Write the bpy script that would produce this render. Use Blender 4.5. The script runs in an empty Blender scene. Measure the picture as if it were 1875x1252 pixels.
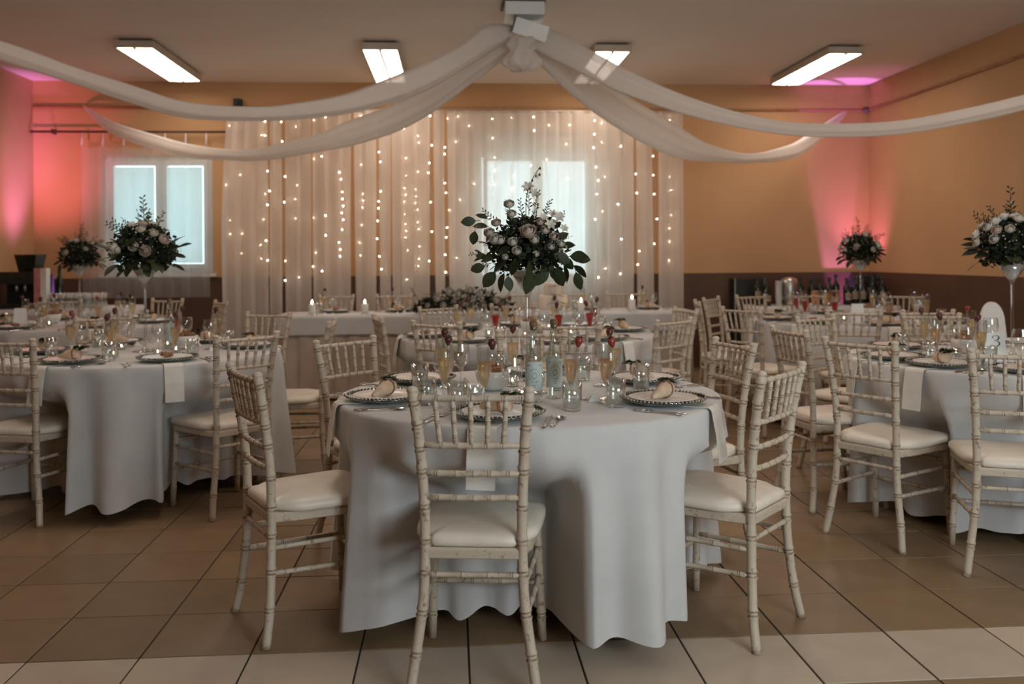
import bpy, math, random
from math import sin, cos, pi, radians, sqrt, exp
from mathutils import Vector, Matrix
random.seed(7)
C = bpy.context.scene.collection
S = bpy.context.scene

# ------------------------------------------------------------------ camera
cam_d = bpy.data.cameras.new('camera')
cam = bpy.data.objects.new('camera', cam_d); C.objects.link(cam)
cam.location = (0, 0, 1.3)
cam.matrix_world = Matrix.Translation((0, 0, 1.3)) @ Matrix.Rotation(-0.068, 4, 'Z') @ Matrix.Rotation(pi / 2, 4, 'X') @ Matrix.Rotation(-0.0072, 4, 'Z')
cam_d.sensor_width = 36; cam_d.lens = 36 * 1655 / 1875
cam_d.shift_y = -158 / 1875
cam_d.clip_start = .05; cam_d.clip_end = 80
cam_d.dof.use_dof = True; cam_d.dof.focus_distance = 3.3; cam_d.dof.aperture_fstop = 2.6
S.camera = cam
# ------------------------------------------------------------------ world, exposure, large lights
w = bpy.data.worlds.new('world'); S.world = w; w.use_nodes = True
w.node_tree.nodes['Background'].inputs[0].default_value = (.66, .86, .95, 1)
w.node_tree.nodes['Background'].inputs[1].default_value = 3.4
S.view_settings.view_transform = 'Standard'; S.view_settings.look = 'None'
S.view_settings.gamma = 1; S.view_settings.use_curve_mapping = False
S.view_settings.exposure = 0.42
S.cycles.use_denoising = True
S.cycles.max_bounces = 7; S.cycles.diffuse_bounces = 4; S.cycles.glossy_bounces = 3
S.cycles.transmission_bounces = 6; S.cycles.transparent_max_bounces = 24
S.cycles.sample_clamp_indirect = 4
S.cycles.caustics_reflective = False; S.cycles.caustics_refractive = False

def area(name, loc, rot, sx, sy, power, col):
    l = bpy.data.lights.new(name, 'AREA'); l.shape = 'RECTANGLE'; l.size = sx; l.size_y = sy
    l.energy = power; l.color = col
    o = bpy.data.objects.new(name, l); C.objects.link(o); o.location = loc; o.rotation_euler = rot
    return o
# daylight through the wide window of the wall right behind the photographer
area('daylight', (2.35, -.97, 1.7), (radians(90), 0, radians(8)), 2.0, 1.35, 60, (.92, .97, 1))
def spot(name, loc, target, power, col, size, blend=.6, rad=.04):
    l = bpy.data.lights.new(name, 'SPOT'); l.energy = power; l.color = col
    l.spot_size = size; l.spot_blend = blend; l.shadow_soft_size = rad
    o = bpy.data.objects.new(name, l); C.objects.link(o); o.location = loc
    d = Vector(target) - Vector(loc); o.rotation_euler = d.to_track_quat('-Z', 'Y').to_euler()
    return o
PINK = (.85, .27, 1)
spot('uplight_beam_left', (-3.98, 9.5, .9), (-4.54, 9.82, 2.2), 170, PINK, radians(40), 1., .1)
spot('uplight_wash_left', (-4.38, 8.6, 1.45), (-4.42, 10.2, 2.4), 95, (1, .22, .38), radians(62), 1.)
spot('uplight_beam_right', (4.48, 10.07, .03), (4.50, 10.19, 1.7), 300, PINK, radians(21), .3)
spot('uplight_wash_right', (4.62, 9.85, .95), (4.75, 10.2, 3.0), 40, (1, .25, .6), radians(70), 1.)

# ------------------------------------------------------------------ helpers
def mat(name, col, rough=.6, metal=0., **k):
    m = bpy.data.materials.new(name); m.use_nodes = True
    b = m.node_tree.nodes['Principled BSDF']
    b.inputs['Base Color'].default_value = (*col, 1); b.inputs['Roughness'].default_value = rough
    b.inputs['Metallic'].default_value = metal
    for a, v in k.items():
        b.inputs[a.replace('_', ' ')].default_value = v
    return m
def noisy(m, c1, c2, scale, lo=.35, hi=.65, detail=4, bump=0., bscale=None, stretch=None, dist=0.):
    """procedural two-tone colour (grain, wear) and fine relief"""
    nt = m.node_tree; N = nt.nodes; L = nt.links; b = N['Principled BSDF']
    tc = N.new('ShaderNodeTexCoord'); mp = N.new('ShaderNodeMapping')
    if stretch: mp.inputs['Scale'].default_value = stretch
    L.new(tc.outputs['Object'], mp.inputs[0])
    n = N.new('ShaderNodeTexNoise'); n.inputs['Scale'].default_value = scale; n.inputs['Detail'].default_value = detail
    n.inputs['Distortion'].default_value = dist
    L.new(mp.outputs[0], n.inputs[0])
    r = N.new('ShaderNodeValToRGB'); r.color_ramp.elements[0].position = lo; r.color_ramp.elements[1].position = hi
    r.color_ramp.elements[0].color = (*c1, 1); r.color_ramp.elements[1].color = (*c2, 1)
    L.new(n.outputs[0], r.inputs[0]); L.new(r.outputs[0], b.inputs['Base Color'])
    if bump:
        n2 = N.new('ShaderNodeTexNoise'); n2.inputs['Scale'].default_value = bscale or scale * 4
        L.new(mp.outputs[0], n2.inputs[0])
        bp = N.new('ShaderNodeBump'); bp.inputs['Strength'].default_value = bump; bp.inputs['Distance'].default_value = .004
        L.new(n2.outputs[0], bp.inputs['Height']); L.new(bp.outputs[0], b.inputs['Normal'])
    return m
def emis(name, col, s):
    m = bpy.data.materials.new(name); m.use_nodes = True; nt = m.node_tree; nt.nodes.clear()
    e = nt.nodes.new('ShaderNodeEmission'); o = nt.nodes.new('ShaderNodeOutputMaterial')
    e.inputs[0].default_value = (*col, 1); e.inputs[1].default_value = s
    nt.links.new(e.outputs[0], o.inputs[0]); return m
def sheer(name, col, trans, tl=.5):
    """thin woven voile: holes between threads (transparent), threads scatter both ways"""
    m = bpy.data.materials.new(name); m.use_nodes = True; nt = m.node_tree; N = nt.nodes; L = nt.links; N.clear()
    o = N.new('ShaderNodeOutputMaterial'); t = N.new('ShaderNodeBsdfTransparent')
    d = N.new('ShaderNodeBsdfDiffuse'); q = N.new('ShaderNodeBsdfTranslucent')
    m1 = N.new('ShaderNodeMixShader'); m2 = N.new('ShaderNodeMixShader')
    tc = N.new('ShaderNodeTexCoord'); n = N.new('ShaderNodeTexNoise'); n.inputs['Scale'].default_value = 9
    mr = N.new('ShaderNodeMixRGB'); mr.inputs[1].default_value = (*[c * .93 for c in col], 1); mr.inputs[2].default_value = (*col, 1)
    L.new(tc.outputs['Object'], n.inputs[0]); L.new(n.outputs[0], mr.inputs[0])
    L.new(mr.outputs[0], d.inputs[0]); L.new(mr.outputs[0], q.inputs[0])
    m1.inputs[0].default_value = tl; L.new(d.outputs[0], m1.inputs[1]); L.new(q.outputs[0], m1.inputs[2])
    # seen edge-on more thread covers the view
    lw = N.new('ShaderNodeLayerWeight'); lw.inputs[0].default_value = .35
    mm = N.new('ShaderNodeMath'); mm.operation = 'MULTIPLY_ADD'; mm.inputs[1].default_value = trans * .9; mm.inputs[2].default_value = 1 - trans
    L.new(lw.outputs['Facing'], mm.inputs[0]); L.new(mm.outputs[0], m2.inputs[0])
    L.new(t.outputs[0], m2.inputs[1]); L.new(m1.outputs[0], m2.inputs[2]); L.new(m2.outputs[0], o.inputs[0])
    return m
def thin_glass(name, tint=(.93, .95, .94), base=.09, rough=.03):
    m = bpy.data.materials.new(name); m.use_nodes = True; nt = m.node_tree; N = nt.nodes; L = nt.links; N.clear()
    o = N.new('ShaderNodeOutputMaterial'); t = N.new('ShaderNodeBsdfTransparent'); t.inputs[0].default_value = (*tint, 1)
    g = N.new('ShaderNodeBsdfGlossy'); g.inputs['Roughness'].default_value = rough; g.inputs[0].default_value = (.95, .95, .95, 1)
    lw = N.new('ShaderNodeLayerWeight'); lw.inputs[0].default_value = .25
    mm = N.new('ShaderNodeMath'); mm.operation = 'MULTIPLY_ADD'; mm.inputs[1].default_value = .9; mm.inputs[2].default_value = base
    mx = N.new('ShaderNodeMixShader')
    L.new(lw.outputs['Facing'], mm.inputs[0]); L.new(mm.outputs[0], mx.inputs[0])
    L.new(t.outputs[0], mx.inputs[1]); L.new(g.outputs[0], mx.inputs[2]); L.new(mx.outputs[0], o.inputs[0])
    return m
def liquid(name, col, tr=.45):
    m = bpy.data.materials.new(name); m.use_nodes = True; nt = m.node_tree; N = nt.nodes; L = nt.links; N.clear()
    o = N.new('ShaderNodeOutputMaterial'); t = N.new('ShaderNodeBsdfTransparent'); t.inputs[0].default_value = (*col, 1)
    q = N.new('ShaderNodeBsdfTranslucent'); q.inputs[0].default_value = (*col, 1)
    mx = N.new('ShaderNodeMixShader'); mx.inputs[0].default_value = 1 - tr
    L.new(t.outputs[0], mx.inputs[1]); L.new(q.outputs[0], mx.inputs[2]); L.new(mx.outputs[0], o.inputs[0])
    return m

ORD = 'first second third fourth fifth sixth seventh eighth ninth tenth eleventh twelfth'.split()
class MB:
    """collects quads and triangles of one mesh"""
    def __init__(s): s.v = []; s.f = []; s.m = []
    def add(s, vs, fs, mi=0):
        k = len(s.v); s.v += [tuple(v) for v in vs]
        for f in fs: s.f.append(tuple(i + k for i in f)); s.m.append(mi)
    def box(s, a, b, mi=0):
        x0, y0, z0 = a; x1, y1, z1 = b
        s.add([(x0,y0,z0),(x1,y0,z0),(x1,y1,z0),(x0,y1,z0),(x0,y0,z1),(x1,y0,z1),(x1,y1,z1),(x0,y1,z1)],
              [(0,3,2,1),(4,5,6,7),(0,1,5,4),(1,2,6,5),(2,3,7,6),(3,0,4,7)], mi)
    def tube(s, pts, rad, n=8, mi=0, mids=None, cap=True, flat=1.):
        pts = [Vector(p) for p in pts]; k0 = len(s.v); up = None
        for i, p in enumerate(pts):
            t = (pts[min(i + 1, len(pts) - 1)] - pts[max(i - 1, 0)]).normalized()
            if up is None:
                up = Vector((0, 0, 1)) if abs(t.z) < .9 else Vector((0, 1, 0))
            a = t.cross(up).normalized(); bb = a.cross(t).normalized(); up = bb
            r = rad[i] if hasattr(rad, '__len__') else rad
            for j in range(n):
                q = 2 * pi * j / n
                s.v.append(tuple(p + a * cos(q) * r + bb * sin(q) * r * flat))
        for i in range(len(pts) - 1):
            for j in range(n):
                s.f.append((k0 + i*n + j, k0 + i*n + (j+1) % n, k0 + (i+1)*n + (j+1) % n, k0 + (i+1)*n + j))
                s.m.append(mids[i] if mids else mi)
        if cap:
            s.f.append(tuple(k0 + j for j in range(n))[::-1]); s.m.append(mi)
            s.f.append(tuple(k0 + (len(pts)-1)*n + j for j in range(n))); s.m.append(mi)
    def lathe(s, prof, n=20, c=(0, 0, 0), mi=0, mids=None):
        k0 = len(s.v)
        for r, z in prof:
            for j in range(n):
                q = 2 * pi * j / n; s.v.append((c[0] + r*cos(q), c[1] + r*sin(q), c[2] + z))
        for i in range(len(prof) - 1):
            for j in range(n):
                s.f.append((k0 + i*n + j, k0 + i*n + (j+1) % n, k0 + (i+1)*n + (j+1) % n, k0 + (i+1)*n + j))
                s.m.append(mids[i] if mids else mi)
    def octa(s, c, r, mi=0, sz=1.):
        x, y, z = c
        s.add([(x+r,y,z),(x-r,y,z),(x,y+r,z),(x,y-r,z),(x,y,z+r*sz),(x,y,z-r*sz)],
              [(0,2,4),(2,1,4),(1,3,4),(3,0,4),(2,0,5),(1,2,5),(3,1,5),(0,3,5)], mi)
    def mesh(s, name, mats, smooth=True):
        me = bpy.data.meshes.new(name); me.from_pydata(s.v, [], s.f)
        for m in (mats if isinstance(mats, (list, tuple)) else [mats]): me.materials.append(m)
        me.polygons.foreach_set('material_index', s.m)
        me.polygons.foreach_set('use_smooth', [smooth] * len(s.f))
        me.update(); return me
def put(name, me, parent=None, loc=(0, 0, 0), rot=(0, 0, 0), scale=(1, 1, 1), label=None, kind=None, cat=None, group=None):
    o = bpy.data.objects.new(name, me); C.objects.link(o)
    o.location = loc; o.rotation_euler = rot; o.scale = scale
    if parent is not None: o.parent = parent
    if label: o['label'] = label
    if kind: o['kind'] = kind
    if cat: o['category'] = cat
    if group: o['group'] = group
    return o
def thing(name, label, cat, loc=(0, 0, 0), rotz=0., group=None, rot=None):
    return put(name, None, None, loc, rot or (0, 0, rotz), label=label, cat=cat, group=group)
def build(proto, name, label, cat, loc, rotz=0., group=None, rot=None, swap=None, scale=1.):
    """proto = list of (part name, mesh[, part label[, kind]]); every part becomes its own child object"""
    t = thing(name, label, cat, loc, rotz, group, rot)
    if scale != 1.: t.scale = (scale,) * 3
    for p in proto:
        me = p[1]
        if swap and p[0] in swap: me = swap[p[0]]
        if me is None: continue
        put(p[0], me, t, label=p[2] if len(p) > 2 else None, kind=p[3] if len(p) > 3 else None)
    return t
def lerp(a, b, t): return a + (b - a) * t
def sstep(a, b, x):
    t = max(0., min(1., (x - a) / (b - a))); return t * t * (3 - 2 * t)
def spline(P, n):
    """Catmull-Rom through the points of P (tuples of any length)"""
    out = []
    for i in range(len(P) - 1):
        p0, p1, p2, p3 = P[max(i-1, 0)], P[i], P[i+1], P[min(i+2, len(P)-1)]
        for k in range(n):
            t = k / n
            out.append(tuple(.5*((2*b) + (c-a)*t + (2*a-5*b+4*c-d)*t*t + (-a+3*b-3*c+d)*t**3) for a, b, c, d in zip(p0, p1, p2, p3)))
    out.append(tuple(P[-1])); return out

# ------------------------------------------------------------------ materials
M = {}
M['wall'] = noisy(mat('orange_plaster', (.58, .36, .2), .9), (.53, .315, .158), (.58, .35, .18), 1.3, .3, .7, bump=.08, bscale=60)
M['wainscot'] = noisy(mat('brown_wainscot_paint', (.09, .045, .025), .6), (.085, .042, .022), (.105, .052, .028), 4, .3, .7, bump=.05, bscale=80)
M['ceiling'] = noisy(mat('ceiling_plaster', (.5, .42, .35), .9), (.76, .695, .62), (.80, .74, .67), 1.1, .3, .7, bump=.06, bscale=80)
M['pipe'] = noisy(mat('painted_pipe', (.42, .24, .12), .6), (.35, .19, .10), (.43, .25, .13), 12)
M['grout'] = noisy(mat('dark_grout', (.035, .025, .018), .9), (.03, .02, .015), (.045, .032, .024), 25)
def tile_mat(name, c1, c2):
    m = noisy(mat(name, c1, .38), c1, c2, 7, .3, .7, detail=8, dist=.4)
    m.node_tree.nodes['Principled BSDF'].inputs['Specular IOR Level'].default_value = .4
    nt = m.node_tree; N = nt.nodes; L = nt.links
    # every tile a shade of its own
    oi = N.new('ShaderNodeObjectInfo'); hs = N.new('ShaderNodeHueSaturation'); mr = N.new('ShaderNodeMapRange')
    mr.inputs['To Min'].default_value = .88; mr.inputs['To Max'].default_value = 1.1
    L.new(oi.outputs['Random'], mr.inputs[0]); L.new(mr.outputs[0], hs.inputs['Value'])
    b = N['Principled BSDF']; src = b.inputs['Base Color'].links[0].from_socket
    L.new(src, hs.inputs['Color']); L.new(hs.outputs[0], b.inputs['Base Color'])
    return m
M['tile_brown'] = tile_mat('brown_floor_tile', (.215, .142, .078), (.26, .173, .097))
M['tile_light'] = tile_mat('cream_floor_tile', (.48, .39, .30), (.54, .45, .35))
M['paint'] = noisy(mat('worn_limewash', (.55, .5, .43), .55), (.53, .455, .355), (.27, .19, .13), 58, .585, .71, detail=6, bump=.25, bscale=90)
M['groove'] = noisy(mat('bare_brown_groove', (.22, .14, .09), .7), (.24, .17, .115), (.44, .36, .28), 60, .44, .64)
M['cushion'] = noisy(mat('ivory_leatherette', (.74, .68, .58), .42), (.72, .655, .55), (.78, .72, .62), 14, bump=.05, bscale=50)
M['cloth'] = noisy(mat('white_tablecloth', (.66, .66, .66), .85, Sheen_Weight=.2), (.53, .53, .525), (.585, .585, .575), 5, bump=.12, bscale=400)
M['skirt'] = noisy(mat('beige_table_skirt', (.52, .44, .36), .85), (.48, .40, .33), (.54, .46, .38), 5, bump=.12, bscale=300)
M['napkin'] = noisy(mat('cream_napkin', (.72, .70, .64), .9), (.68, .665, .61), (.74, .72, .66), 20, bump=.12, bscale=350)
M['voile'] = sheer('white_voile', (.86, .82, .77), .16, .45)
M['voile_back'] = sheer('backdrop_voile', (.92, .865, .79), .20, .5)
M['voile_window'] = sheer('window_voile', (.84, .84, .80), .62, .6)
M['silver'] = mat('silver', (.62, .6, .56), .22, 1.)
M['bead'] = noisy(mat('dark_silver_bead', (.3, .28, .25), .3, .9), (.18, .165, .15), (.5, .47, .42), 90)
M['porcelain'] = noisy(mat('white_porcelain', (.72, .72, .69), .2), (.70, .70, .67), (.75, .75, .72), 12)
M['glass'] = thin_glass('clear_glass')
M['charger'] = thin_glass('greenish_charger_glass', (.50, .60, .54), .16, .1)
M['bottle_glass'] = thin_glass('bottle_glass', (.86, .9, .88), .1)
M['wine'] = liquid('sparkling_wine', (.98, .86, .66), .66)
M['rose_wine'] = liquid('pink_wine', (.95, .78, .62), .66)
M['red_juice'] = liquid('red_juice', (.75, .10, .06), .3)
M['water'] = thin_glass('still_water', (.88, .92, .92), .12)
M['berry_dark'] = noisy(mat('dark_strawberry', (.1, .02, .018), .35), (.07, .016, .014), (.17, .03, .024), 130, .45, .7)
M['berry_red'] = noisy(mat('red_strawberry', (.5, .05, .04), .3), (.24, .022, .02), (.42, .15, .09), 160, .5, .75)
M['calyx'] = noisy(mat('strawberry_leaf', (.05, .08, .03), .6), (.03, .05, .02), (.07, .11, .04), 60)
M['leaf'] = noisy(mat('dark_green_leaf', (.05, .08, .04), .45), (.022, .030, .012), (.045, .055, .024), 18, .3, .7, bump=.1, bscale=120)
M['leaf2'] = noisy(mat('olive_leaf', (.09, .11, .05), .5), (.028, .036, .018), (.062, .072, .038), 20, .3, .7)
M['filler'] = noisy(mat('fine_greenery', (.04, .06, .03), .7), (.012, .018, .010), (.034, .044, .025), 30)
M['gyp'] = noisy(mat('tiny_white_blooms', (.6, .57, .5), .8), (.5, .47, .40), (.66, .63, .57), 80)
M['petal'] = noisy(mat('white_petal', (.74, .71, .64), .6, Subsurface_Weight=.0), (.56, .52, .44), (.70, .665, .59), 25)
M['petal2'] = noisy(mat('blush_petal', (.66, .56, .47), .6), (.50, .41, .34), (.62, .53, .45), 25)
M['wax'] = mat('white_candle_wax', (.75, .73, .68), .5, Subsurface_Weight=.0)
M['wick'] = noisy(mat('burnt_wick', (.03, .02, .02), .9), (.02, .015, .015), (.05, .04, .03), 100)
M['flame'] = emis('candle_flame', (1, .72, .42), 26)
M['bulb'] = emis('warm_fairy_bulb', (1, .76, .54), 26)
M['wire'] = noisy(mat('clear_wire', (.5, .42, .33), .5), (.42, .36, .28), (.55, .47, .38), 50)
M['tube_light'] = emis('fluorescent_diffuser', (1, .82, .70), 9.0)
M['fixture'] = noisy(mat('cream_fixture_metal', (.50, .43, .34), .5), (.46, .39, .31), (.54, .47, .38), 9)
M['fixture_dark'] = noisy(mat('dark_fixture_edge', (.10, .075, .05), .6), (.08, .06, .04), (.13, .1, .07), 9)
M['frame_white'] = noisy(mat('white_pvc_frame', (.75, .76, .74), .4), (.72, .73, .71), (.78, .79, .77), 6)
M['rod'] = noisy(mat('dark_curtain_rod', (.06, .03, .02), .5), (.05, .025, .015), (.09, .045, .03), 20)
M['black'] = noisy(mat('matt_black', (.012, .014, .014), .6), (.009, .011, .011), (.02, .022, .02), 9)
M['dark_glass'] = noisy(mat('dark_bottle_glass', (.012, .018, .012), .15), (.009, .013, .009), (.02, .028, .018), 20)
M['amber'] = noisy(mat('amber_jar', (.45, .17, .04), .2), (.38, .13, .03), (.5, .22, .06), 30)
M['steel'] = noisy(mat('brushed_steel', (.45, .44, .42), .35, .9), (.4, .39, .37), (.5, .49, .47), 40)
M['card'] = noisy(mat('white_card', (.76, .77, .75), .8), (.74, .75, .73), (.78, .79, .77), 30)
M['ink'] = mat('black_ink', (.015, .015, .02), .7)
M['bread'] = noisy(mat('brown_pastry', (.24, .10, .045), .6), (.15, .06, .025), (.36, .17, .08), 45, bump=.4, bscale=120)
M['beige_favour'] = noisy(mat('kraft_favour', (.6, .45, .31), .7), (.52, .37, .25), (.66, .52, .38), 40)
M['mint'] = noisy(mat('mint_label', (.48, .55, .52), .7), (.45, .52, .49), (.51, .58, .55), 30)
M['cork'] = noisy(mat('cork', (.16, .09, .05), .8), (.12, .07, .035), (.22, .13, .07), 90)
M['cream'] = noisy(mat('cream_icing', (.66, .58, .47), .7), (.6, .52, .41), (.7, .62, .52), 16, bump=.3, bscale=30)
M['pinkpack'] = noisy(mat('pink_packaging', (.55, .2, .2), .6), (.45, .14, .15), (.62, .3, .28), 15)
M['blind'] = None
def blind_mat():
    m = bpy.data.materials.new('pleated_blind_paper'); m.use_nodes = True; nt = m.node_tree; N = nt.nodes; L = nt.links; N.clear()
    o = N.new('ShaderNodeOutputMaterial'); q = N.new('ShaderNodeBsdfTranslucent'); d = N.new('ShaderNodeBsdfDiffuse')
    n = N.new('ShaderNodeTexNoise'); n.inputs['Scale'].default_value = 20; tc = N.new('ShaderNodeTexCoord'); L.new(tc.outputs['Object'], n.inputs[0])
    mr = N.new('ShaderNodeMixRGB'); mr.inputs[1].default_value = (.62, .7, .68, 1); mr.inputs[2].default_value = (.68, .75, .73, 1); L.new(n.outputs[0], mr.inputs[0])
    L.new(mr.outputs[0], q.inputs[0]); L.new(mr.outputs[0], d.inputs[0])
    mx = N.new('ShaderNodeMixShader'); mx.inputs[0].default_value = .35
    L.new(q.outputs[0], mx.inputs[1]); L.new(d.outputs[0], mx.inputs[2]); L.new(mx.outputs[0], o.inputs[0]); return m
M['blind'] = blind_mat()

for k in ('leaf', 'leaf2', 'filler', 'petal', 'petal2'):
    M[k].node_tree.nodes['Principled BSDF'].inputs['Specular IOR Level'].default_value = .2
# ------------------------------------------------------------------ room shell
XL, XR, YB, YF, ZC = -4.54, 4.86, 10.21, -1.0, 3.25
WIN = [(-3.80, -2.62, 1.13, 2.43), (.30, 1.66, .52, 2.48)]
def wall_back():
    mb = MB(); y0, y1 = YB, YB + .25
    xs = [XL - .25]
    for a, b, z0, z1 in WIN:
        mb.box((xs[-1], y0, 0), (a, y1, ZC)); mb.box((a, y0, 0), (b, y1, z0)); mb.box((a, y0, z1), (b, y1, ZC)); xs.append(b)
    mb.box((xs[-1], y0, 0), (XR + .25, y1, ZC))
    return mb
put('wall_back', wall_back().mesh('wall_back', M['wall'], False), kind='structure')
mb = MB(); mb.box((XL - .25, YF - .2, 0), (XL, YB, ZC)); put('wall_left', mb.mesh('wall_left', M['wall'], False), kind='structure')
mb = MB(); mb.box((XR, YF - .2, 0), (XR + .25, YB, ZC)); put('wall_right', mb.mesh('wall_right', M['wall'], False), kind='structure')
# wall behind the photographer, with its two window openings
mb = MB()
xs = XL
for a, b in ((1.3, 3.4),):
    mb.box((xs, YF - .2, 0), (a, YF, ZC)); mb.box((a, YF - .2, 0), (b, YF, 1.0)); mb.box((a, YF - .2, 2.5), (b, YF, ZC)); xs = b
mb.box((xs, YF - .2, 0), (XR, YF, ZC)); put('wall_front', mb.mesh('wall_front', M['wall'], False), kind='structure')
mb = MB(); mb.box((XL - .25, YF - .2, ZC), (XR + .25, YB + .25, ZC + .2)); put('ceiling', mb.mesh('ceiling', M['ceiling'], False), kind='structure')
mb = MB(); mb.box((XL - .25, YF - .2, -.15), (XR + .25, YB + .25, -.004)); floor = put('floor', mb.mesh('floor', M['grout'], False), kind='structure')
mb = MB(); mb.box((XL + .006, YB - .006, .001), (XR - .006, YB, 1.085)); put('trim_1', mb.mesh('trim_1', M['wainscot'], False), kind='structure', label='dark brown painted lower band of the back wall')
mb = MB(); mb.box((XL, YF, .001), (XL + .006, YB, 1.085)); put('trim_2', mb.mesh('trim_2', M['wainscot'], False), kind='structure', label='dark brown painted lower band of the left wall')
mb = MB(); mb.box((XR - .006, YF, .001), (XR, YB, 1.085)); put('trim_3', mb.mesh('trim_3', M['wainscot'], False), kind='structure', label='dark brown painted lower band of the right wall')

# floor tiles, each laid on the grout bed with its joint open
TW, TX, TY, GR = .3564, -1.376, 3.0173, .0032
def tile_mesh(name, m):
    mb = MB(); h = TW / 2 - GR; b = .0015
    mb.add([(-h,-h,-.004),(h,-h,-.004),(h,h,-.004),(-h,h,-.004),(-h,-h,-b),(h,-h,-b),(h,h,-b),(-h,h,-b),
            (-h+b,-h+b,0),(h-b,-h+b,0),(h-b,h-b,0),(-h+b,h-b,0)],
           [(0,1,5,4),(1,2,6,5),(2,3,7,6),(3,0,4,7),(4,5,9,8),(5,6,10,9),(6,7,11,10),(7,4,8,11),(8,9,10,11)])
    return mb.mesh(name, m, False)
tile_b, tile_l = tile_mesh('tile_brown', M['tile_brown']), tile_mesh('tile_light', M['tile_light'])
cells = []
for j in range(-14, 21):
    for i in range(-10, 19):
        x, y = TX + (i + .5) * TW, TY + (j + .5) * TW
        if x - TW/2 < XL or x + TW/2 > XR or y < YF or y + TW/2 > YB: continue
        zc = x * sin(.068) + y * cos(.068); xc = x * cos(.068) - y * sin(.068)
        vis = zc > 2.4 and abs(xc) < .6 * zc
        cells.append((0 if vis else 1, zc, x, y, j))
cells.sort()
fl = MB(); fll = MB()
for k, (vis, zc, x, y, j) in enumerate(cells):
    light = j == -1
    if k < 290 and not vis:
        put('tile', tile_l if light else tile_b, floor, (x, y, random.uniform(-.0006, .0006)), kind='structure')
    else:
        src = (tile_l if light else tile_b); t = fll if light else fl
        t.add([(v.co.x + x, v.co.y + y, v.co.z) for v in src.vertices], [tuple(p.vertices) for p in src.polygons])
# rim of cut tiles along the walls and the tiles far off
o = put('tile_field', fl.mesh('tile_field', M['tile_brown'], False), floor, kind='stuff')
o = put('tile_border', fll.mesh('tile_border', M['tile_light'], False), floor, kind='stuff')
ed = MB()
ex0 = TX + math.ceil((XL - TX) / TW) * TW; ex1 = TX + math.floor((XR - TX) / TW) * TW; ey1 = TY + math.floor((YB - TY) / TW) * TW
for j in range(-14, 21):
    y = TY + j * TW
    if y < YF or y + TW > YB: continue
    ed.box((XL, y + GR, -.004), (ex0 - GR, y + TW - GR, 0)); ed.box((ex1 + GR, y + GR, -.004), (XR, y + TW - GR, 0))
for i in range(-10, 18):
    x = TX + i * TW
    if x < XL or x + TW > XR: continue
    ed.box((x + GR, ey1 + GR, -.004), (x + TW - GR, YB, 0))
put('cut_tiles', ed.mesh('cut_tiles', M['tile_brown'], False), floor, kind='stuff')

# pipe running along the upper walls
mb = MB(); z = 2.96
mb.tube([(XL + .01, YB - .03, z), (XR - .03, YB - .03, z)], .014, 8)
mb.tube([(XR - .03, YB - .03, z), (XR - .03, YF, z)], .014, 8)
pp = put('trim_4', mb.mesh('trim_4', M['pipe']), kind='structure', label='thin painted heating pipe along the upper back and right wall')
mb = MB(); mb.lathe([(0, -.03), (.03, -.03), (.034, 0), (.03, .03), (0, .03)], 10, (XR - .05, YB - .05, z))
put('pipe_elbow', mb.mesh('pipe_elbow', M['fixture_dark']), pp)
mb = MB(); mb.box((-2.37, YB - .09, 2.97), (-2.29, YB, 3.05)); mb.box((-2.35, YB - .11, 2.99), (-2.31, YB - .09, 3.03))
put('wall_junction_box', mb.mesh('wall_junction_box', M['black'], False), label='small black box on the back wall above the curtain', cat='box')

# windows
def window(n, x0, x1, z0, z1, panes, blinds=True):
    y = YB
    mb = MB(); t = .06
    mb.box((x0, y + .04, z0), (x0 + t, y + .11, z1)); mb.box((x1 - t, y + .04, z0), (x1, y + .11, z1))
    mb.box((x0 + t, y + .04, z0), (x1 - t, y + .11, z0 + t)); mb.box((x0 + t, y + .04, z1 - t), (x1 - t, y + .11, z1))
    for a, b in zip(panes[:-1], panes[1:]):
        mb.box((a[1], y + .04, z0 + t), (b[0], y + .11, z1 - t))
    wd = put('window_%d' % n, mb.mesh('window_frame', M['frame_white'], False), kind='structure')
    for a, b in panes:
        mb = MB(); s = .045
        for q in ((a, z0 + t, a + s, z1 - t), (b - s, z0 + t, b, z1 - t), (a + s, z0 + t, b - s, z0 + t + s), (a + s, z1 - t - s, b - s, z1 - t)):
            mb.box((q[0], y + .02, q[1]), (q[2], y + .09, q[3]))
        put('sash', mb.mesh('sash', M['frame_white'], False), wd)
        mb = MB(); mb.box((a + s, y + .06, z0 + t + s), (b - s, y + .064, z1 - t - s)); put('pane', mb.mesh('pane', M['glass'], False), wd)
        if not blinds: continue
        # pleated blind hung inside the sash, a sliver of daylight left at its top and side
        mb = MB(); zz0, zz1 = z0 + t + s + .01, z1 - t - s - .018; k = 44; vs = []
        for i in range(k + 1):
            zz = lerp(zz0, zz1, i / k); yy = y + .045 + (.008 if i % 2 else 0)
            vs += [(a + s + .006, yy, zz), (b - s - .02, yy, zz)]
        mb.add(vs, [(2*i, 2*i+1, 2*i+3, 2*i+2) for i in range(k)])
        put('pleated_blind', mb.mesh('pleated_blind', M['blind'], False), wd)
    mb = MB(); mb.box((x0 - .04, y - .05, z0 - .035), (x1 + .04, y + .04, z0)); put('window_sill', mb.mesh('window_sill', M['frame_white'], False), wd)
    return wd
window(1, *WIN[0], [(-3.74, -3.2), (-3.17, -2.68)])
window(2, *WIN[1], [(.38, .98), (1.01, 1.59)], False)

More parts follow.
